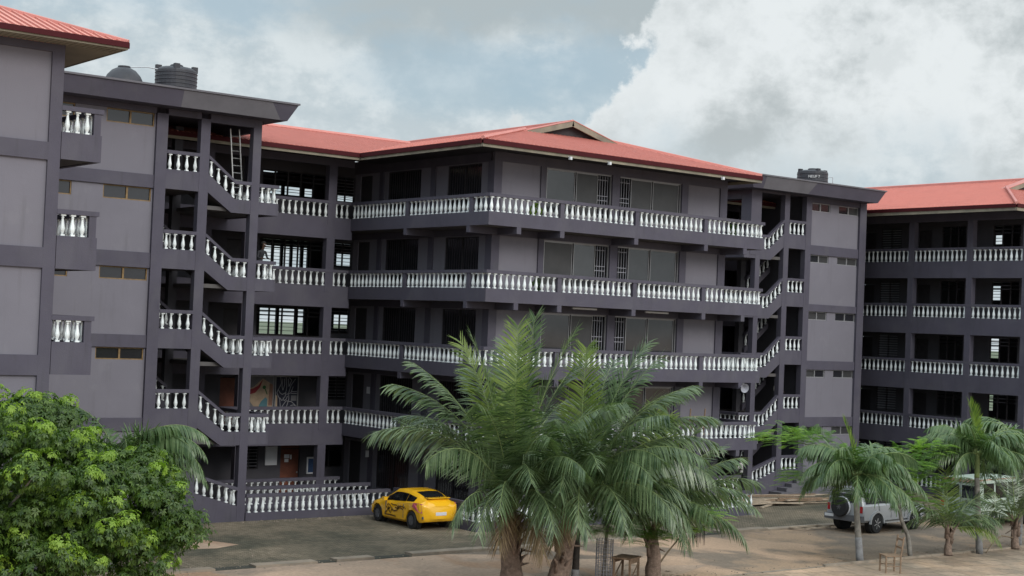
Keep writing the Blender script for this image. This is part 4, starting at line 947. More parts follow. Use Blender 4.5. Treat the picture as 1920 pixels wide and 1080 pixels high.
# ================================================================== PALMS AND TREES
F0=Vector((math.sin(W_),math.cos(W_),0))
def cdir(az,el):
    a,e=R(az),R(el); return (r0*math.cos(a)+F0*math.sin(a))*math.cos(e)+Vector((0,0,1))*math.sin(e)
def frond(t,base,az,e0,Ln,bend,lmax=1.1,lw=.056,droop=1.25,mt=None,sp=.050,start=.15,twist=0,vee=.25,rr_=.026,rollv=None):
    rng=random; mt=mt or PALM; bm=bmesh.new(); n=18; pts=[Vector(base)]; tans=[]
    yaw=0
    for i in range(n):
        u=(i+.5)/n; el=e0-bend*(u**1.35); d=cdir(az+twist*u,el); tans.append(d); pts.append(pts[-1]+d*(Ln/n))
    tans.append(tans[-1])
    tube(bm,pts,[rr_*(1-.85*i/n)*(1.5 if i==0 else 1) for i in range(n+1)],4,mi=1)
    m_=int(Ln*(1-start)/sp)
    roll=R(rng.gauss(0,24)) if rollv is None else R(rollv)
    for k in range(m_):
        u=start+(1-start)*k/m_; fi=u*n; i=min(int(fi),n-1); p=pts[i].lerp(pts[i+1],fi-i); T=tans[i].lerp(tans[min(i+1,n)],fi-i).normalized()
        side=T.cross(Vector((0,0,1)))
        if side.length<.05: side=cdir(az+90,0)
        side.normalize(); up=side.cross(T).normalized()
        side,up=side*math.cos(roll)+up*math.sin(roll),up*math.cos(roll)-side*math.sin(roll)
        v=(u-start)/(1-start); pl=lmax*min(1,(.5+v*2.4))*(1-.5*max(0,v-.6)/.4)*rng.uniform(.85,1.08)
        for s in (-1,1):
            if rng.random()<.04: continue
            er=max(0,T.z); sw=.55+.55*v+1.6*max(0,v-.75)+.35*er*er+rng.uniform(-.12,.12)
            d=(side*s+T*sw+up*(vee+rng.uniform(-.14,.14))).normalized(); q=p.copy(); g=droop*rng.uniform(.55,1.35)*(1-.6*er)
            wv=T*(lw/2); segs=[]
            for j in range(4):
                wj=(.5,1.,.75,.0)[j]; segs.append((q-wv*wj,q+wv*wj))
                d=(d+Vector((0,0,-1))*g*(.55,.30,.15,0)[j]).normalized(); q=q+d*(pl/3)
            vs=[[bm.verts.new(x) for x in sg] for sg in segs[:3]]; tip=bm.verts.new((segs[3][0]))
            for j in range(2): bm.faces.new((vs[j][0],vs[j][1],vs[j+1][1],vs[j+1][0]))
            bm.faces.new((vs[2][0],vs[2][1],tip))
    return fin('frond',bm,[mt,RACH],t)
def trunk(t,pts,rads,mt,seg=10,name='trunk',rough=0):
    bm=bmesh.new()
    P=[Vector(p) for p in pts]; Q=[];RR=[]
    for i in range(len(P)-1):
        for j in range(4):
            u=j/4; Q.append(P[i].lerp(P[i+1],u)+Vector((random.uniform(-1,1),random.uniform(-1,1),0))*rough*.3); RR.append((rads[i]*(1-u)+rads[i+1]*u)*(1+random.uniform(-rough,rough)))
    Q.append(P[-1]); RR.append(rads[-1]); tube(bm,Q,RR,seg); return fin(name,bm,mt,t,smooth=True)
def boots(t,base,top,r,n):
    """old leaf bases hugging the trunk"""
    base=Vector(base);top=Vector(top)
    for i in range(n):
        u=i/n; c=base.lerp(top,u*.95); a=random.uniform(0,360); d=cdir(a,0); bm=bmesh.new()
        p0=c+d*r*.8; p1=c+d*(r*1.15)+Vector((0,0,.35)); p2=c+d*(r*1.35+random.uniform(0,.35))+Vector((0,0,.6+random.uniform(-.5,.25)))
        tube(bm,[p0,p1,p2],[.10,.065,.015],5); fin('leaf_base',bm,BARKB,t,smooth=True)
def coconut(label,base,crown,rt,specs,nb=14,**k):
    t=thing('coconut_palm',label,'palm',base,'young coconut palms')
    b=Vector(base);c=Vector(crown); trunk(t,[b,b.lerp(c,.5)+Vector((random.uniform(-.05,.05),0,0)),c],[rt*1.15,rt*.8,rt*.55],BARKB,10,rough=.08)
    if nb: boots(t,b+Vector((0,0,.3)),c,rt*.75,nb)
    for sp in specs:
        kk=dict(k); 
        if len(sp)>4: kk.update(sp[4])
        frond(t,c+cdir(sp[0],0)*rt*.4,sp[0],sp[1],sp[2],sp[3],**kk)
    return t
random.seed(21)
Y_={'mt':PALMY}
coconut('tallest coconut palm, leftmost of the clump before the middle block',(29.1,36.8,GZ),(28.95,36.85,1.35),.34,
 [(90,88,5.74,10,Y_),(60,87,6.09,14),(200,84,5.58,20),(185,74,5.51,44),(0,83,5.91,22),(178,73,5.58,66),(184,66,5.01,84),(176,60,5.18,78),(235,60,5.05,90),(10,68,3.87,70),(350,56,3.37,92),(330,70,5.39,62),
  (300,60,4.87,92),(270,76,5.39,56),(120,76,5.39,50),(60,70,5.22,64),(150,64,5.22,74),(255,38,4.00,105),(290,42,4.18,108),(20,38,2.96,110),(160,82,5.48,26,Y_),(278,58,4.52,95),(262,20,2.60,95,{'mt':DRYL}),(300,5,2.40,80,{'mt':DRYL}),(285,66,5.00,78),(252,72,5.20,66),(265,48,4.20,100),(240,40,3.80,104),(310,38,4.00,104),(100,80,5.60,30),(40,78,5.60,40),(262,20,2.60,95,{'mt':DRYL}),(300,5,2.40,80,{'mt':DRYL})],nb=16)
coconut('coconut palm in the centre of the clump, its trunk splayed at the foot',(30.35,36.2,GZ),(31.0,36.1,1.55),.32,
 [(80,88,4.93,10,Y_),(10,80,5.46,24),(340,78,5.28,34),(355,72,5.30,54),(0,66,5.30,72),(8,60,5.28,84),(5,52,4.95,98),(20,72,5.46,62),(355,42,4.44,112),(348,33,4.18,104),(330,60,4.93,88),(310,68,5.10,68),(280,72,4.93,64),(260,52,4.58,98),(230,66,3.42,80),(190,70,3.07,72),(175,54,2.94,98),(290,42,4.22,112),(140,72,4.75,58),(60,68,4.93,68),(30,56,4.75,88),(100,64,4.58,78),(345,24,4.09,96),(320,42,4.22,108),(268,40,3.87,108),(300,55,4.58,92),(15,45,4.58,104),(250,10,2.50,85,{'mt':DRYL}),(200,15,1.61,90,{'mt':DRYL}),(275,58,4.60,88),(305,60,4.60,84),(255,68,4.80,70),(210,62,3.17,80),(245,38,3.80,104),(60,80,5.00,34),(250,10,2.50,85,{'mt':DRYL}),(200,15,1.73,90,{'mt':DRYL})],nb=14)
coconut('shorter coconut palm behind the wooden table, right end of the clump',(33.95,35.65,GZ),(33.9,35.7,.65),.26,
 [(90,86,3.96,12,Y_),(60,84,3.78,16,Y_),(5,80,3.92,28),(350,68,3.84,60),(358,60,3.96,78),(0,52,3.75,92),(180,66,3.84,70),(175,48,3.68,98),(200,70,3.68,62),(230,56,3.61,90),(270,66,3.61,74),(300,52,3.53,92),(330,60,3.70,84),(120,66,3.78,70),(60,62,3.61,76),(160,36,3.61,96),(30,70,3.87,56),(190,82,3.68,22),(285,40,3.27,104),(340,40,3.44,104),(250,44,3.35,100)],nb=10,lmax=.85)
# fourth, low crown hanging between trunks
t=thing('slender_tree','slender dark trunk with lime-washed foot between the coconut palms','tree',(31.3,36.35,GZ))
trunk(t,[(31.25,36.35,GZ),(31.3,36.4,-.2),(31.42,36.5,1.6),(31.5,36.6,3.2)],[.13,.11,.09,.07],BARKD,8); trunk(t,[(31.25,36.35,GZ+.01),(31.265,36.36,GZ+.45)],[.136,.127],LIME,8,'lime_wash')
def leaf_clump(bm,c,r,n,size,mi,flat=.7):
    for i in range(n):
        d=Vector((random.gauss(0,1),random.gauss(0,1),random.gauss(0,1)*flat)).normalized()*r*random.uniform(.55,1.0)**.6; p=c+Vector((d.x,d.y,d.z*flat))
        # a small fan of leaflets round a twig end
        ax=(d.normalized()+Vector((0,0,.5))).normalized(); a=ax.orthogonal().normalized(); b=ax.cross(a); a0=random.uniform(0,6.28); m_=random.choice((4,5,6))
        for j in range(m_):
            an=a0+2*math.pi*j/m_+random.uniform(-.2,.2); o=(a*math.cos(an)+b*math.sin(an)); l=size*random.uniform(.7,1.15); o2=(o+ax*.15-Vector((0,0,.35))).normalized(); w_=o.cross(ax).normalized()*size*.24
            v=[bm.verts.new(x) for x in (p,p+o2*l*.55+w_,p+o2*l-Vector((0,0,size*.18)),p+o2*l*.55-w_)]; f=bm.faces.new(v); f.material_index=mi
def broad_tree(name,label,base,center,rad,nclump,per,size,cat='tree',clr=.5,mats=None,trunkr=.22,young=.16,group=None,seed=5,lobes=None):
    random.seed(seed); t=thing(name,label,cat,base,group)
    b=Vector(base);c=Vector(center); rad=Vector(rad)
    trunk(t,[b,b.lerp(c,.35)+Vector((.1,.1,0)),c-Vector((0,0,rad.z*.25))],[trunkr,trunkr*.8,trunkr*.5],BARK,8)
    bm=bmesh.new(); cl=[]
    lobes=lobes or [(center,rad,1.)]; c0=c
    for i in range(nclump):
        cc,ra,_=random.choices(lobes,[l[2] for l in lobes])[0]; c=Vector(cc); rad=Vector(ra)
        d=Vector((random.gauss(0,1),random.gauss(0,1),random.gauss(.15,1))).normalized(); s=random.uniform(.35,1.)**.45*(1+.14*math.sin(d.x*5+d.z*4)+.10*math.sin(d.y*7+1))
        p=c+Vector((d.x*rad.x,d.y*rad.y,d.z*rad.z))*s; cl.append(p); up=d.z>-.1 and s>.82
        r_=clr*random.uniform(.7,1.25); yg=up and random.random()<young*2.2
        leaf_clump(bm,p,r_,per,size,0)
        if yg: leaf_clump(bm,p+d*r_*.45+Vector((0,0,r_*.25)),r_*.6,int(per*.5),size*.9,1)
    c=c0; fin('crown',bm,mats or [LEAFT,LEAFY],t)
    for i in range(14):
        p=random.choice(cl); m_=c.lerp(p,.5)-Vector((0,0,.2)); bm=bmesh.new(); tube(bm,[c-Vector((0,0,rad.z*.3)),m_,p],[trunkr*.4,trunkr*.22,.015],5); fin('limb',bm,BARK,t,smooth=True)
    return t
broad_tree('leafy_tree','large dense bright-green tree filling the lower left corner',(12.9,34.7,GZ),(12.45,35.75,1.95),(4.1,4.1,2.75),760,52,.112,clr=.46,seed=5,young=.26,lobes=[((12.5,35.8,2.75),(3.0,3.0,2.1),.5),((14.75,34.2,2.45),(1.7,1.6,1.35),.22),((13.9,34.7,1.1),(2.5,2.3,1.7),.24),((11.6,36.2,4.75),(.9,.9,.6),.04),((13.3,35.2,4.2),(.8,.8,.55),.04),((15.9,33.4,1.9),(.8,.7,.6),.04)])
# palm behind it
random.seed(31)
def manila(label,base,crown,rt,specs,name='manila_palm',lime=.9,**k):
    t=thing(name,label,'palm',base,'slender palms with arching crowns')
    b=Vector(base);c=Vector(crown); cs=c-Vector((0,0,.9)); trunk(t,[b,b.lerp(cs,.5),cs],[rt*1.15,rt*.95,rt*.8],BARK,9); 
    trunk(t,[b+Vector((0,0,.01)),b.lerp(cs,lime/(cs.z-b.z))],[rt*1.18,rt*1.06],LIME,9,'lime_wash'); trunk(t,[cs,c-Vector((0,0,.3)),c+Vector((0,0,.1))],[rt*.85,rt*.8,rt*.45],RACH,9,'crownshaft')
    for sp in specs:
        kk=dict(lmax=.72,lw=.07,droop=2.1,mt=PALMM,sp=.042,start=.10,vee=.7,rr_=.022); kk.update(k)
        if len(sp)>4: kk.update(sp[4])
        frond(t,c+cdir(sp[0],0)*.06,sp[0],sp[1],sp[2],sp[3],**kk)
    return t
def ring(n,L_,e=(70,35),bend=(85,130),j=18,a0=0):
    o=[]
    for i in range(n):
        u=random.random(); o.append((a0+360*i/n+random.uniform(-j,j),e[0]*(1-u)+e[1]*u,L_*random.uniform(.85,1.1),bend[0]*(1-u)+bend[1]*u))
    return o
manila('drooping palm behind the leafy tree at the foot of the left stair tower',(19.2,44.1,GZ),(19.3,44.1,2.25),.14,ring(12,2.6)+ring(9,2.5,(40,5),(100,110),a0=20)+[(0,58,3.2,118),(350,45,3.2,112),(10,30,3.0,95),(5,66,3.3,112),(345,60,3.1,118),(170,75,2.4,60),(330,10,2.7,75)],lmax=.7)
manila('grey-trunked palm with yellow-green spear leaf, standing before the silver off-roader',(44.05,35.5,GZ),(43.95,35.7,2.15),.12,ring(12,2.3)+ring(8,2.1,(35,0),(95,100),a0=25)+[(175,62,2.5,95),(5,55,2.6,100),(150,84,2.0,20,{'mt':PALMY,'droop':.5,'vee':.3}),(350,20,2.7,80),(340,0,2.7,75),(300,10,2.5,85),(160,10,2.4,85),(185,40,2.4,110)])
manila('tallest grey-trunked palm in front of the old van',(50.55,35.0,GZ),(50.15,34.95,2.85),.12,ring(12,2.4)+ring(7,2.3,(35,-5),(95,105),a0=25)+[(170,88,2.0,15,{'mt':PALMY,'droop':.5,'vee':.3}),(180,55,2.6,105),(0,55,2.7,105),(350,20,2.8,90),(190,15,2.6,85)])
manila('palm crown cut by the right edge of the view',(54.0,35.6,GZ),(54.2,35.6,3.0),.12,ring(13,2.6)+ring(9,2.4,(35,0),(95,105),a0=15)+[(180,60,2.7,105),(185,30,2.6,95)])
random.seed(41)
def small_coco(label,base,h,specs,**k): return coconut(label,base,(base[0]-.02,base[1]+.02,base[2]+h),.15,specs,nb=7,lmax=.72,lw=.040,sp=.05,rr_=.022,**k)
small_coco('knee-high trunked young coconut palm between the crooked tree and the tall grey palm',(48.85,35.2,GZ),.95,
 [(180,58,2.5,82),(0,50,2.2,95),(10,66,2.4,60),(200,44,2.2,95),(340,46,2.0,100),(270,60,2.1,80),(90,75,2.4,40),(230,55,2.3,80),(350,25,2.1,85,Y_),(95,86,2.3,15,Y_)])
small_coco('young coconut palm with ragged brown foot at the far right kerb',(53.2,35.2,GZ),1.1,
 [(180,64,2.9,62),(172,48,2.7,88),(190,34,2.5,95),(150,76,2.9,42),(0,66,2.9,60),(10,50,2.6,90),(270,64,2.5,72),(300,60,2.5,78),(90,80,3.0,30),(60,70,2.8,50),(230,56,2.5,84),(120,70,2.8,55),(205,15,2.2,60)])
# dry hanging frond curving over the yard
t=thing('fallen_frond','curved brown dead palm rib reaching out to the right of the shorter coconut palm','palm frond',(34.1,35.7,0))
bm=bmesh.new(); tube(bm,[(34.05,35.6,-.55),(34.5,35.65,-.15),(35.1,35.7,.32),(35.7,35.75,.62),(36.3,35.7,.66)],[.035,.03,.024,.018,.01],5)
fin('rib',bm,DRYF,t)
bm=bmesh.new()
for i in range(14):
    p=Vector((35.5+i*.06,35.74,.56+i*.008)); tube(bm,[p,p+Vector((.04,0,-random.uniform(.3,.7)))],[.022,.004],4)
fin('dead_leaflet',bm,BARKD,t)
t=thing('fallen_frond','thin brown arched palm rib between the tall grey palm and the far right young coconut','palm frond',(51.5,35.1,GZ))
bm=bmesh.new(); tube(bm,[(50.9,34.95,GZ+.02),(51.4,35.0,GZ+.38),(52.1,35.1,GZ+.6),(52.9,35.15,GZ+.48)],.025,5); fin('rib',bm,DRYF,t)
# feathery (flame) trees
def feather_leaf(bm,p,d,L_,mi,w_=.26):
    """one bipinnate leaf: arching rib with paired fine strips"""
    d=d.normalized(); q=p.copy(); n=12; side=d.cross(Vector((0,0,1))).normalized()
    for i in range(n):
        u=i/n; dd=(d-Vector((0,0,.7*u))).normalized(); q=q+dd*(L_/n); l=w_*math.sin(math.pi*(.15+.8*u))*.8
        for s in (-1,1):
            o=(side*s+dd*.35-Vector((0,0,.25))).normalized(); ww=dd*(L_/n*.24)
            v=[bm.verts.new(x) for x in (q-ww,q+ww,q+o*l+ww*.5,q+o*l-ww*.5)]; bm.faces.new(v).material_index=mi
def flame_tree(label,base,stem,sprays,cat='tree',seed=3,rt=.1,nleaf=46):
    random.seed(seed); t=thing('flame_tree',label,cat,base,'feathery flame trees'); trunk(t,[base]+stem,[rt]+[rt*(.85-.5*i/len(stem)) for i in range(len(stem))],BARK,7)
    top=Vector(stem[-1])
    for (c,r_,yy) in sprays:
        c=Vector(c); fr=min((Vector(s) for s in stem),key=lambda s:(s-c).length); bm=bmesh.new(); tube(bm,[fr,fr.lerp(c,.5)+Vector((0,0,.12)),c],[rt*.4,rt*.25,.012],5); fin('limb',bm,BARK,t,smooth=True)
        bm=bmesh.new(); out=(c-fr); out.z=0; out=out.normalized() if out.length>.1 else Vector((1,0,0)); rad=r_
        for i in range(int(nleaf*rad)):
            a=random.uniform(0,6.283); rr__=rad*math.sqrt(random.random()); p=c+Vector((math.cos(a)*rr__,math.sin(a)*rr__,random.gauss(0,.13)+.24*(1-rr__/rad)))
            dd=(p-c); dd.z=0; dd=dd.normalized()*.6+out*.5+Vector((random.uniform(-.5,.5),random.uniform(-.5,.5),.28)); feather_leaf(bm,p,dd,random.uniform(.42,.62),1 if random.random()<yy else 0,.20)
        fin('foliage',bm,[FEATH,FEATHY],t)
    return t
flame_tree('crooked thin tree with flat feathery sprays, behind the off-roader palm',(46.95,35.5,GZ),[(46.9,35.6,-.2),(46.6,35.7,.4),(46.5,35.9,1.4),(46.2,36.2,2.1)],
 [((43.2,38.6,3.25),.95,.45),((43.9,38.0,3.15),.9,.35),((44.8,37.3,2.75),.8,.1),((43.9,38.0,1.75),.95,.45),((44.9,37.2,1.6),.9,.35),((45.3,36.8,1.1),.8,.1),((48.3,35.9,3.0),.75,.6),((47.4,36.0,2.6),.9,.2),((47.9,35.9,1.7),.8,.4),((46.7,35.9,2.4),1.,.1),((46.9,35.7,1.1),.8,.1),((45.8,36.5,2.5),.8,.15)],seed=8,nleaf=110)
flame_tree('low feathery tree with bright yellow-green side spray, inside the wire tree guard',(32.4,36.3,GZ),[(32.42,36.3,0.1),(32.6,36.4,.9)],
 [((35.9,35.7,1.0),.8,.85),((35.5,35.9,.75),.7,.8),((34.5,36.2,1.2),.7,.4),((33.2,36.0,.5),.9,.0),((32.2,36.2,.7),.8,.0),((33.9,36.1,.35),.7,.1)],seed=9,rt=.07,nleaf=110)
# potted plants on the galleries
random.seed(15)
for (x,y,z,lab,mt) in ((38.05,47.6,zb(4)-.3,'potted plant with pale green leaves on the top gallery, left half',LEAFY),(38.2,47.55,zb(3)-.3,'small green potted plant on the second gallery from the top',LEAFT),(49.4,47.6,zb(4)-.3,'dark leafy potted plant at the right end of the top gallery',LEAFT),(35.75,51.8,zb(1)-.3,'potted plant on the first gallery, left side of the middle block',LEAFY)):
    t=thing('potted_plant',lab,'plant',(x,y,z))
    bm=bmesh.new(); lathe(bm,[(.13,0),(.19,.28),(.2,.3)],12,(x,y,z)); fin('pot',bm,DARK2,t)
    bm=bmesh.new(); leaf_clump(bm,Vector((x,y,z+.6)),.26,26,.16,0,1.1); tube(bm,[(x,y,z+.3),(x,y,z+.6)],.02,4); fin('foliage',bm,mt,t)

# ================================================================== VEHICLES  (local: x from tail forward, y left, z up)
def lerp_st(st,x):
    for a,b in zip(st,st[1:]):
        if a[0]<=x<=b[0]:
            u=(x-a[0])/(b[0]-a[0]); return [a[i]*(1-u)+b[i]*u for i in range(len(a))]
    return list(st[-1] if x>st[-1][0] else st[0])
def ring_pts(s):
    x,zf,zs,zb_,zr,ws,wb,wr=s
    return [(0,zf),(ws*.90,zf),(ws,zs),(max(ws,wb)+.015,(zs+zb_)/2+.03),(wb,zb_-.03),(wb-.03,zb_),(wr+.03,zr-.07),(wr-.05,zr-.01),(wr*.55,zr+.005),(0,zr+.01)]
def car_body(t,st,mt,wheels,rw,n=44):
    bm=bmesh.new(); x0,x1=st[0][0],st[-1][0]; xs=sorted({*[s[0] for s in st],*[x0+(x1-x0)*i/n for i in range(n+1)]}); rows=[]
    for x in xs:
        s=lerp_st(st,x); pr=ring_pts(s)
        # wheel-arch cut: lift the lower edge over the wheels
        for i in (1,2,3):
            y,z=pr[i]
            for wx in wheels:
                dx=abs(x-wx)
                if dx<rw*1.18:
                    za=rw+math.sqrt(max(0,(rw*1.18)**2-dx*dx)); 
                    if z<za: z=min(za,pr[4][1]-.06+.01*i)
            pr[i]=(y,z)
        rows.append([bm.verts.new((x,y,z)) for y,z in pr]+[bm.verts.new((x,-y,z)) for y,z in pr[-2:0:-1]])
    m_=len(rows[0]); fs=[]
    for a,b in zip(rows,rows[1:]):
        for j in range(m_): fs.append(bm.faces.new((a[j],a[(j+1)%m_],b[(j+1)%m_],b[j])))
    fs.append(bm.faces.new(rows[0])); fs.append(bm.faces.new(rows[-1]))
    bmesh.ops.recalc_face_normals(bm,faces=fs)
    o=fin('body',bm,mt,t,local=True,smooth=True)
    try:
        o.data.set_sharp_from_angle(angle=R(38))
    except Exception: pass
    return o
def side_glass(t,st,xa,xb,mt,f0=.12,f1=.86,slant=0,name='side_window',frame=None,sides=(1,-1)):
    for s in sides:
        for nm,g0,g1,ex,m_,off in (((name+'_seal'),f0-.05,f1+.05,.035,frame,.006),(name,f0,f1,0,mt,.014)):
            if m_ is None: continue
            bm=bmesh.new(); n=6; rows=[]
            for i in range(n+1):
                x=xa-ex+(xb-xa+2*ex)*i/n; r_=ring_pts(lerp_st(st,x)); (y0,z0),(y1,z1)=r_[5],r_[6]
                a=(y0+(y1-y0)*g0,z0+(z1-z0)*g0); b=(y0+(y1-y0)*g1,z0+(z1-z0)*g1); sh=slant*((i/n)-.5)
                rows.append((bm.verts.new((x,s*(a[0]+off),a[1])),bm.verts.new((x-slant*.2,s*(b[0]+off),b[1]))))
            for p,q in zip(rows,rows[1:]): bm.faces.new((p[0],q[0],q[1],p[1]))
            bmesh.ops.solidify(bm,geom=bm.faces[:],thickness=-.004*s if False else .004)
            fin(nm,bm,m_,t,local=True)
def wheel(t,x,y,r,w_,rimm,spokes=5):
    s=1 if y>0 else -1; e=bpy.data.objects.new('wheel',None); link(e,t); e.location=(x,y,r); e.empty_display_size=.2
    bm=bmesh.new(); lathe(bm,[(r*.55,-w_/2),(r*.93,-w_/2),(r,-w_/2+.03),(r,w_/2-.03),(r*.93,w_/2),(r*.62,w_/2),(r*.6,w_/2-.03)],26,(0,0,0),'Y'); fin('tyre',bm,RUBBER,e,local=True)
    bm=bmesh.new(); o=s*(w_/2-.015)
    pr=[(r*.62,o-.0),(r*.60,o-s*.04),(r*.54,o-s*.09)]; lathe(bm,[(r*.62,o),(r*.55,o),(r*.55,o-s*.08),(r*.62,o-s*.08)],24,(0,0,0),'Y')
    for i in range(spokes):
        a=2*math.pi*i/spokes+.3; d=Vector((math.cos(a),0,math.sin(a))); bar(bm,Vector((0,o-s*.03,0)),d*r*.57+Vector((0,o-s*.015,0)),.07*r/.33,.03)
    lathe(bm,[(r*.16,o-s*.05),(r*.16,o),(r*.08,o+s*.01)],10,(0,0,0),'Y'); fin('rim',bm,rimm,e,local=True)
    bm=bmesh.new(); lathe(bm,[(r*.58,o-s*.085),(r*.58,o-s*.09)],20,(0,0,0),'Y'); fin('brake_disc',bm,GREYC,e,local=True)
    bm=bmesh.new(); lathe(bm,[(r*1.16,-w_*.6),(r*1.16,w_*.35)],22,(0,-s*.10,0),'Y'); fin('arch_liner',bm,RUBBER,e,local=True)
def lb(t,name,mt,*b,p=None): 
    bm=bmesh.new(); box(bm,*b); return fin(name,bm,mt,p or t,local=True)
# yellow hatchback, nose toward the building
t=thing('car','yellow coupe-shaped hatchback with dark decal on its side, parked under the galleries','car',(34.34,48.05,GZ),rotz=R(90)); t.scale=(.93,1,1.04)
ys=[(0.,.42,.52,.84,.90,.50,.60,.45),(.10,.32,.42,.93,1.00,.74,.78,.56),(.28,.27,.36,.99,1.12,.84,.86,.58),(.75,.24,.32,1.00,1.27,.885,.885,.60),(1.3,.21,.29,.955,1.375,.895,.885,.60),(1.9,.2,.28,.91,1.40,.885,.87,.59),(2.3,.2,.28,.89,1.36,.885,.865,.59),(2.75,.2,.28,.875,1.15,.89,.86,.62),(3.1,.2,.28,.865,.97,.895,.86,.68),(3.55,.22,.30,.82,.89,.895,.84,.70),(3.9,.25,.34,.74,.79,.86,.78,.62),(4.1,.30,.40,.64,.68,.74,.68,.5),(4.2,.38,.45,.56,.58,.55,.5,.4)]
car_body(t,ys,YEL,(.82,3.38),.325)
for x in (.82,3.38):
    for y in (.80,-.80): wheel(t,x,y,.325,.20,GREYC)
side_glass(t,ys,.72,1.28,CGLASS,.10,.84,frame=None); side_glass(t,ys,1.3,2.78,CGLASS,.08,.86)
def topglass(t,st,xa,xb,mt,name,w_=.84,off=.024):
    bm=bmesh.new(); rows=[]
    for i in range(19):
        x=xa+(xb-xa)*i/18; s=lerp_st(st,x); y=(s[7]-.02)*w_; rows.append([bm.verts.new((x,yy,s[4]+off-.02*abs(yy)/max(y,.1))) for yy in (-y,-y*.5,0,y*.5,y)])
    for p,q in zip(rows,rows[1:]):
        for j in range(4): bm.faces.new((p[j],p[j+1],q[j+1],q[j]))
    bmesh.ops.recalc_face_normals(bm,faces=bm.faces); fin(name,bm,mt,t,local=True)
topglass(t,ys,2.36,3.02,CGLASS,'windscreen'); topglass(t,ys,.3,1.1,CGLASS,'rear_window')
for s in (1,-1):
    bm=bmesh.new(); v=[(.05,.60,.68),(.14,.80,.64),(.30,.865,.66),(.74,.895,.84),(.66,.888,.99),(.22,.81,.99),(.07,.62,.92)]; f=bm.faces.new([bm.verts.new((x,s*(y+.022),z)) for x,y,z in v]); bmesh.ops.solidify(bm,geom=[f],thickness=.012); fin('tail_light',bm,PINKL,t,local=True)
    bm=bmesh.new(); v=[(3.72,.87,.66),(4.02,.74,.60),(4.05,.70,.68),(3.72,.83,.80)]; f=bm.faces.new([bm.verts.new((x,s*(y+.02),z)) for x,y,z in v]); bmesh.ops.solidify(bm,geom=[f],thickness=.01); fin('headlight',bm,PAPER,t,local=True)
    lb(t,'mirror',YEL,2.62,2.80,s*.90,s*1.06,.90,1.02); lb(t,'door_handle',YEL,1.52,1.70,s*.905,s*.925,.79,.815)
    for xx in (1.38,2.72): lb(t,'door_gap',GREYC,xx,xx+.012,s*.880,s*.913,.36,.86)
    lb(t,'fog_lamp',GREYC,.10,.16,s*.70,s*.80,.42,.52)
lb(t,'number_plate',PAPER,-.012,.02,-.25,.25,.55,.67); lb(t,'spoiler',YEL,.18,.50,-.52,.52,1.16,1.19)
bm=bmesh.new() # side decal as thin dark strokes
random.seed(2)
cur=[[(2.6,.74),(2.45,.62),(2.6,.5),(2.75,.4)],[(2.55,.78),(2.35,.72),(2.2,.6),(2.3,.52)],[(2.3,.80),(2.1,.76),(1.9,.78),(1.75,.70),(1.85,.58),(2.1,.54),(2.25,.6)],[(1.7,.74),(1.5,.78),(1.3,.72)],[(2.0,.68),(1.8,.66),(1.6,.70),(1.4,.66)],[(2.5,.66),(2.42,.5),(2.3,.44)],[(2.7,.66),(2.5,.56),(2.35,.66)],[(2.75,.36),(2.3,.37),(1.9,.35)],[(1.75,.8),(1.7,.62)],[(1.3,.78),(1.2,.7)]]
for c_ in cur:
    for (a,b),(c,d) in zip(c_,c_[1:]):
        nv=Vector((-(d-b),c-a)).normalized()*.022; bm.faces.new([bm.verts.new((p,.921,q)) for p,q in ((a+nv.x,b+nv.y),(c+nv.x,d+nv.y),(c-nv.x,d-nv.y),(a-nv.x,b-nv.y))])
fin('side_decal',bm,DECAL,t,local=True)
# silver off-roader seen from behind
t=thing('off_roader','silver boxy off-roader with spare wheel on its tail, parked behind the palms','car',(50.4,41.5,GZ),rotz=R(5))
ss=[(0.,.52,.62,1.14,1.72,.86,.88,.70),(.07,.46,.56,1.17,1.80,.93,.93,.73),(1.2,.44,.52,1.17,1.84,.95,.94,.75),(2.5,.44,.52,1.16,1.83,.95,.94,.75),(2.95,.44,.52,1.15,1.74,.95,.94,.73),(3.3,.44,.52,1.15,1.20,.95,.94,.80),(4.4,.46,.54,1.06,1.10,.95,.92,.80),(4.65,.5,.6,.98,1.02,.92,.88,.75),(4.72,.55,.65,.92,.95,.85,.82,.6)]
car_body(t,ss,SILV,(.95,3.79),.40)
for x in (.95,3.79):
    for y in (.84,-.84):
        wheel(t,x,y,.40,.27,METAL,6)
        s=1 if y>0 else -1; bm=bmesh.new()
        for i in range(9):
            a0_,a1_=math.pi*i/9,math.pi*(i+1)/9; bar(bm,(x+.50*math.cos(a0_),s*.965,.40+.50*math.sin(a0_)),(x+.50*math.cos(a1_),s*.965,.40+.50*math.sin(a1_)),.07,.09)
        fin('wheel_flare',bm,SILV,t,local=True)
for a,b in ((.22,1.02),(1.14,1.92),(2.02,2.9)): side_glass(t,ss,a,b,CGLASS,.14,.82,frame=GREYC)
topglass(t,ss,2.98,3.26,CGLASS,'windscreen',.9)
lb(t,'rear_window',CGLASS,-.012,-.002,-.62,.62,1.24,1.60); lb(t,'bumper',GREYC,-.16,.10,-.92,.92,.50,.74); lb(t,'number_plate',PAPER,-.175,-.165,.45,.88,.60,.72)
lb(t,'roof_rack',GREYC,.3,2.6,.60,.64,1.86,1.90);lb(t,'roof_rack',GREYC,.3,2.6,-.64,-.60,1.86,1.90)
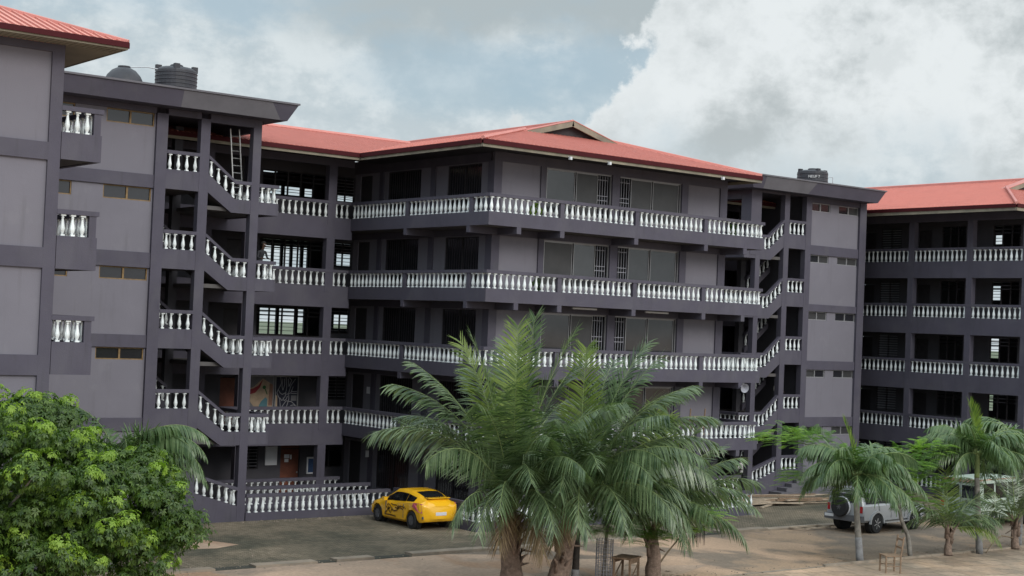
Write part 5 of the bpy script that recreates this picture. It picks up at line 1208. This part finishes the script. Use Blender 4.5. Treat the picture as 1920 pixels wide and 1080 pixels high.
for s in (1,-1):
    lb(t,'tail_light',REDL,-.012,.02,s*.74,s*.87,.86,1.14); lb(t,'mirror',GREYC,2.86,2.98,s*.98,s*1.18,1.18,1.36); lb(t,'side_step',METAL,1.5,3.2,s*.93,s*1.02,.40,.45); lb(t,'door_handle',GREYC,1.95,2.1,s*.962,s*.985,1.02,1.05)
    for xx in (1.08,1.97,3.0): lb(t,'door_gap',GREYC,xx,xx+.014,s*.955,s*.968,.60,1.12)
    lb(t,'reflector',PAPER,-.165,-.158,s*.60,s*.74,.60,.70)
e=bpy.data.objects.new('spare_wheel',None); link(e,t); e.location=(-.16,.12,1.05)
bm=bmesh.new(); lathe(bm,[(.22,-.13),(.38,-.13),(.41,-.09),(.41,.09),(.38,.13),(.22,.13)],28,(0,0,0),'X'); fin('tyre',bm,RUBBER,e,local=True)
bm=bmesh.new(); lathe(bm,[(.40,.02),(.425,.02),(.425,.12),(.40,.12)],28,(0,0,0),'X'); fin('cover_ring',bm,PAPER,e,local=True)
bm=bmesh.new(); lathe(bm,[(.22,-.10),(.10,-.12),(.05,-.13)],16,(0,0,0),'X'); 
for i in range(6): a=i*math.pi/3; bar(bm,(-.11,0,0),(-.10,.22*math.cos(a),.22*math.sin(a)),.05,.03)
fin('rim',bm,GREYC,e,local=True)
# old van
t=thing('van','faded white old van, green reflection painted on, with a rusty roof edge, behind the palms','van',(57.14,40.63,GZ),rotz=R(5))
vs=[(0.,.42,.5,1.20,2.02,.93,.95,.80),(.06,.38,.46,1.22,2.10,.99,.99,.86),(.3,.38,.46,1.22,2.16,1.0,1.0,.88),(3.2,.38,.46,1.22,2.18,1.0,1.0,.88),(3.8,.38,.46,1.2,2.02,1.0,1.0,.84),(4.5,.38,.46,1.15,1.35,.99,.97,.84),(4.95,.42,.5,1.0,1.05,.95,.9,.8),(5.05,.5,.6,.85,.9,.85,.8,.7)]
car_body(t,vs,VANW,(1.1,4.1),.35)
for x in (1.1,4.1):
    for y in (.88,-.88): wheel(t,x,y,.35,.22,METAL,8)
for a,b in ((.35,1.15),(1.35,2.3),(2.45,3.25)): side_glass(t,vs,a,b,CGLASS,.14,.80,frame=RUBBER)
for y0,y1 in ((-.76,-.10),(.10,.76)):
    lb(t,'window_seal',RUBBER,-.014,.02,y0-.04,y1+.04,1.30,1.86); lb(t,'rear_window',CGLASS,-.024,-.015,y0,y1,1.34,1.82)
lb(t,'door_gap',GREYC,-.014,.0,-.012,.012,.55,1.95); lb(t,'roof_edge',RUST,-.05,.08,-.84,.84,2.00,2.13); lb(t,'roof_edge',RUST,.08,3.2,-.90,-.86,2.08,2.15); lb(t,'bumper',METAL,-.18,.02,-.98,.98,.45,.58)
for s in (1,-1):
    lb(t,'tail_light',REDL,-.02,.04,s*.80,s*.95,.86,1.12); lb(t,'mirror',GREYC,3.8,3.95,s*1.02,s*1.2,1.3,1.6)
c=bpy.data.curves.new('t','FONT'); c.body='BUS'; c.size=.24; c.extrude=.004; c.align_x='CENTER'
o=bpy.data.objects.new('t',c); C.objects.link(o); dg=bpy.context.evaluated_depsgraph_get(); me=bpy.data.meshes.new_from_object(o.evaluated_get(dg)); bpy.data.objects.remove(o)
me.transform(Matrix.Rotation(R(-90),4,'Z')@Matrix.Rotation(R(90),4,'X')); me.materials.append(GREYC); l=bpy.data.objects.new('lettering',me); link(l,t); l.location=(-.02,-.42,1.06)
# vehicle edge at far right
t=thing('pickup','white pickup truck cut by the right edge of the view','car',(61.2,39.6,GZ),rotz=R(5))
ps=[(0.,.5,.6,1.02,1.05,.86,.88,.80),(.08,.46,.55,1.05,1.08,.92,.92,.86),(1.7,.44,.52,1.05,1.08,.93,.93,.86),(1.75,.44,.52,1.05,1.62,.93,.93,.70),(2.9,.44,.52,1.05,1.66,.93,.93,.70),(3.5,.44,.52,1.04,1.10,.93,.92,.76),(4.9,.46,.55,.98,1.0,.92,.88,.75),(5.05,.5,.6,.85,.9,.84,.8,.6)]
car_body(t,ps,VANW,(1.0,4.0),.37)
for x in (1.0,4.0):
    for y in (.82,-.82): wheel(t,x,y,.37,.24,METAL,6)
for a,b in ((1.85,2.35),(2.45,3.0)): side_glass(t,ps,a,b,CGLASS,.14,.80)
for s in (1,-1): lb(t,'tail_light',REDL,-.015,.03,s*.76,s*.88,.72,1.0)

# ================================================================== PEOPLE
def person(label,loc,rz,shirt,legs=CLOTHD,sit=False,lean=0):
    t=thing('person',label,'person',loc,rotz=rz)
    hp=.92 if not sit else .5
    J={'pel':(0,0,hp),'bel':(0,-.01+lean*.2,hp+.18),'che':(0,-.01+lean*.5,hp+.40),'nk':(0,lean*.75,hp+.58),'hb':(0,lean*.8+.01,hp+.64),'hd':(0,lean*.85+.03,hp+.75),'ht':(0,lean*.85+.02,hp+.86)}
    E_=[('pel','bel'),('bel','che'),('che','nk'),('nk','hb'),('hb','hd'),('hd','ht')]; RD={'pel':.13,'bel':.12,'che':.14,'nk':.055,'hb':.055,'hd':.095,'ht':.075}
    for s,n in ((1,'l'),(-1,'r')):
        J.update({n+'sh':(s*.17,lean*.6,hp+.50),n+'el':(s*.24,lean*.5+.06,hp+.24),n+'wr':(s*.17,lean*.5+.27,hp+.20),n+'hn':(s*.13,lean*.5+.35,hp+.20)})
        E_+=[('che',n+'sh'),(n+'sh',n+'el'),(n+'el',n+'wr'),(n+'wr',n+'hn')]; RD.update({n+'sh':.06,n+'el':.042,n+'wr':.028,n+'hn':.03})
        for q in range(5):
            J[n+'f%d'%q]=(s*(.13+.018*(q-2)),lean*.5+.43-(0,.0,.0,.012,.03)[q] if q<4 else lean*.5+.37,hp+.18-(.0 if q<4 else -.02)); E_.append((n+'hn',n+'f%d'%q)); RD[n+'f%d'%q]=.009
        if sit: J.update({n+'hi':(s*.10,.02,hp),n+'kn':(s*.13,.42,hp),n+'an':(s*.13,.42,.08),n+'to':(s*.13,.58,.04)})
        else: J.update({n+'hi':(s*.09,0,hp-.04),n+'kn':(s*.10,.02,.50),n+'an':(s*.10,0,.08),n+'to':(s*.11,.15,.04)})
        E_+=[('pel',n+'hi'),(n+'hi',n+'kn'),(n+'kn',n+'an'),(n+'an',n+'to')]; RD.update({n+'hi':.09,n+'kn':.058,n+'an':.038,n+'to':.035})
    ks=list(J); me=bpy.data.meshes.new('body'); me.from_pydata([J[k] for k in ks],[(ks.index(a),ks.index(b)) for a,b in E_],[])
    o=bpy.data.objects.new('body',me); C.objects.link(o); md=o.modifiers.new('s','SKIN'); me.skin_vertices[0].data[0].use_root=True
    for i,k in enumerate(ks): me.skin_vertices[0].data[i].radius=(RD[k],RD[k]*(.75 if k in('che','bel','pel') else 1))
    sb=o.modifiers.new('b','SUBSURF'); sb.levels=1; sb.render_levels=1
    dg=bpy.context.evaluated_depsgraph_get(); m2=bpy.data.meshes.new_from_object(o.evaluated_get(dg)); bpy.data.objects.remove(o)
    m2.materials.clear(); [m2.materials.append(x) for x in (SKIN,shirt,legs)]
    for p in m2.polygons:
        p.use_smooth=True; c=p.center
        p.material_index=2 if (c.z<hp+.02 and c.z>.09 and not(abs(c.x)>.16 and not sit)) else (1 if c.z<hp+.56 and c.z>hp-.05 and c.y<lean*.5+.2 else 0)
    b=bpy.data.objects.new('body',m2); link(b,t)
    hd=Vector(J['hd']); bm=bmesh.new(); bmesh.ops.create_uvsphere(bm,u_segments=14,v_segments=10,radius=.108,matrix=Matrix.Translation(hd+Vector((0,-.02,.045)))@Matrix.Diagonal((1,1.05,1,1)))
    for v in list(bm.verts):
        if v.co.z<hd.z-.02 or v.co.y>hd.y+.06 and v.co.z<hd.z+.06: bm.verts.remove(v)
    fin('hair',bm,HAIR,t,local=True,smooth=True)
    bm=bmesh.new()
    for s in (1,-1): bmesh.ops.create_uvsphere(bm,u_segments=6,v_segments=5,radius=.012,matrix=Matrix.Translation(hd+Vector((s*.034,.088,.012))))
    fin('eyes',bm,PAPER,t,local=True); bm=bmesh.new(); bar(bm,hd+Vector((0,.085,.01)),hd+Vector((0,.115,-.02)),.02,.02); fin('nose',bm,SKIN,t,local=True)
    bm=bmesh.new(); box(bm,hd.x-.025,hd.x+.025,hd.y+.082,hd.y+.092,hd.z-.052,hd.z-.042); fin('mouth',bm,DOORM,t,local=True)
    return t
person('person in dark clothes leaning on a landing rail of the left stair tower',(28.95,53.62,zb(3)-.3),R(190),CLOTHD,lean=.25)
person('person in a white top on the ground-floor stair of the right stair tower',(57.62,54.2,-.93),R(150),CLOTHW)
person('person in a pale top standing behind the bay balustrade of the right stair tower',(59.8,54.0,zb(1)+.62),R(170),CLOTHW)
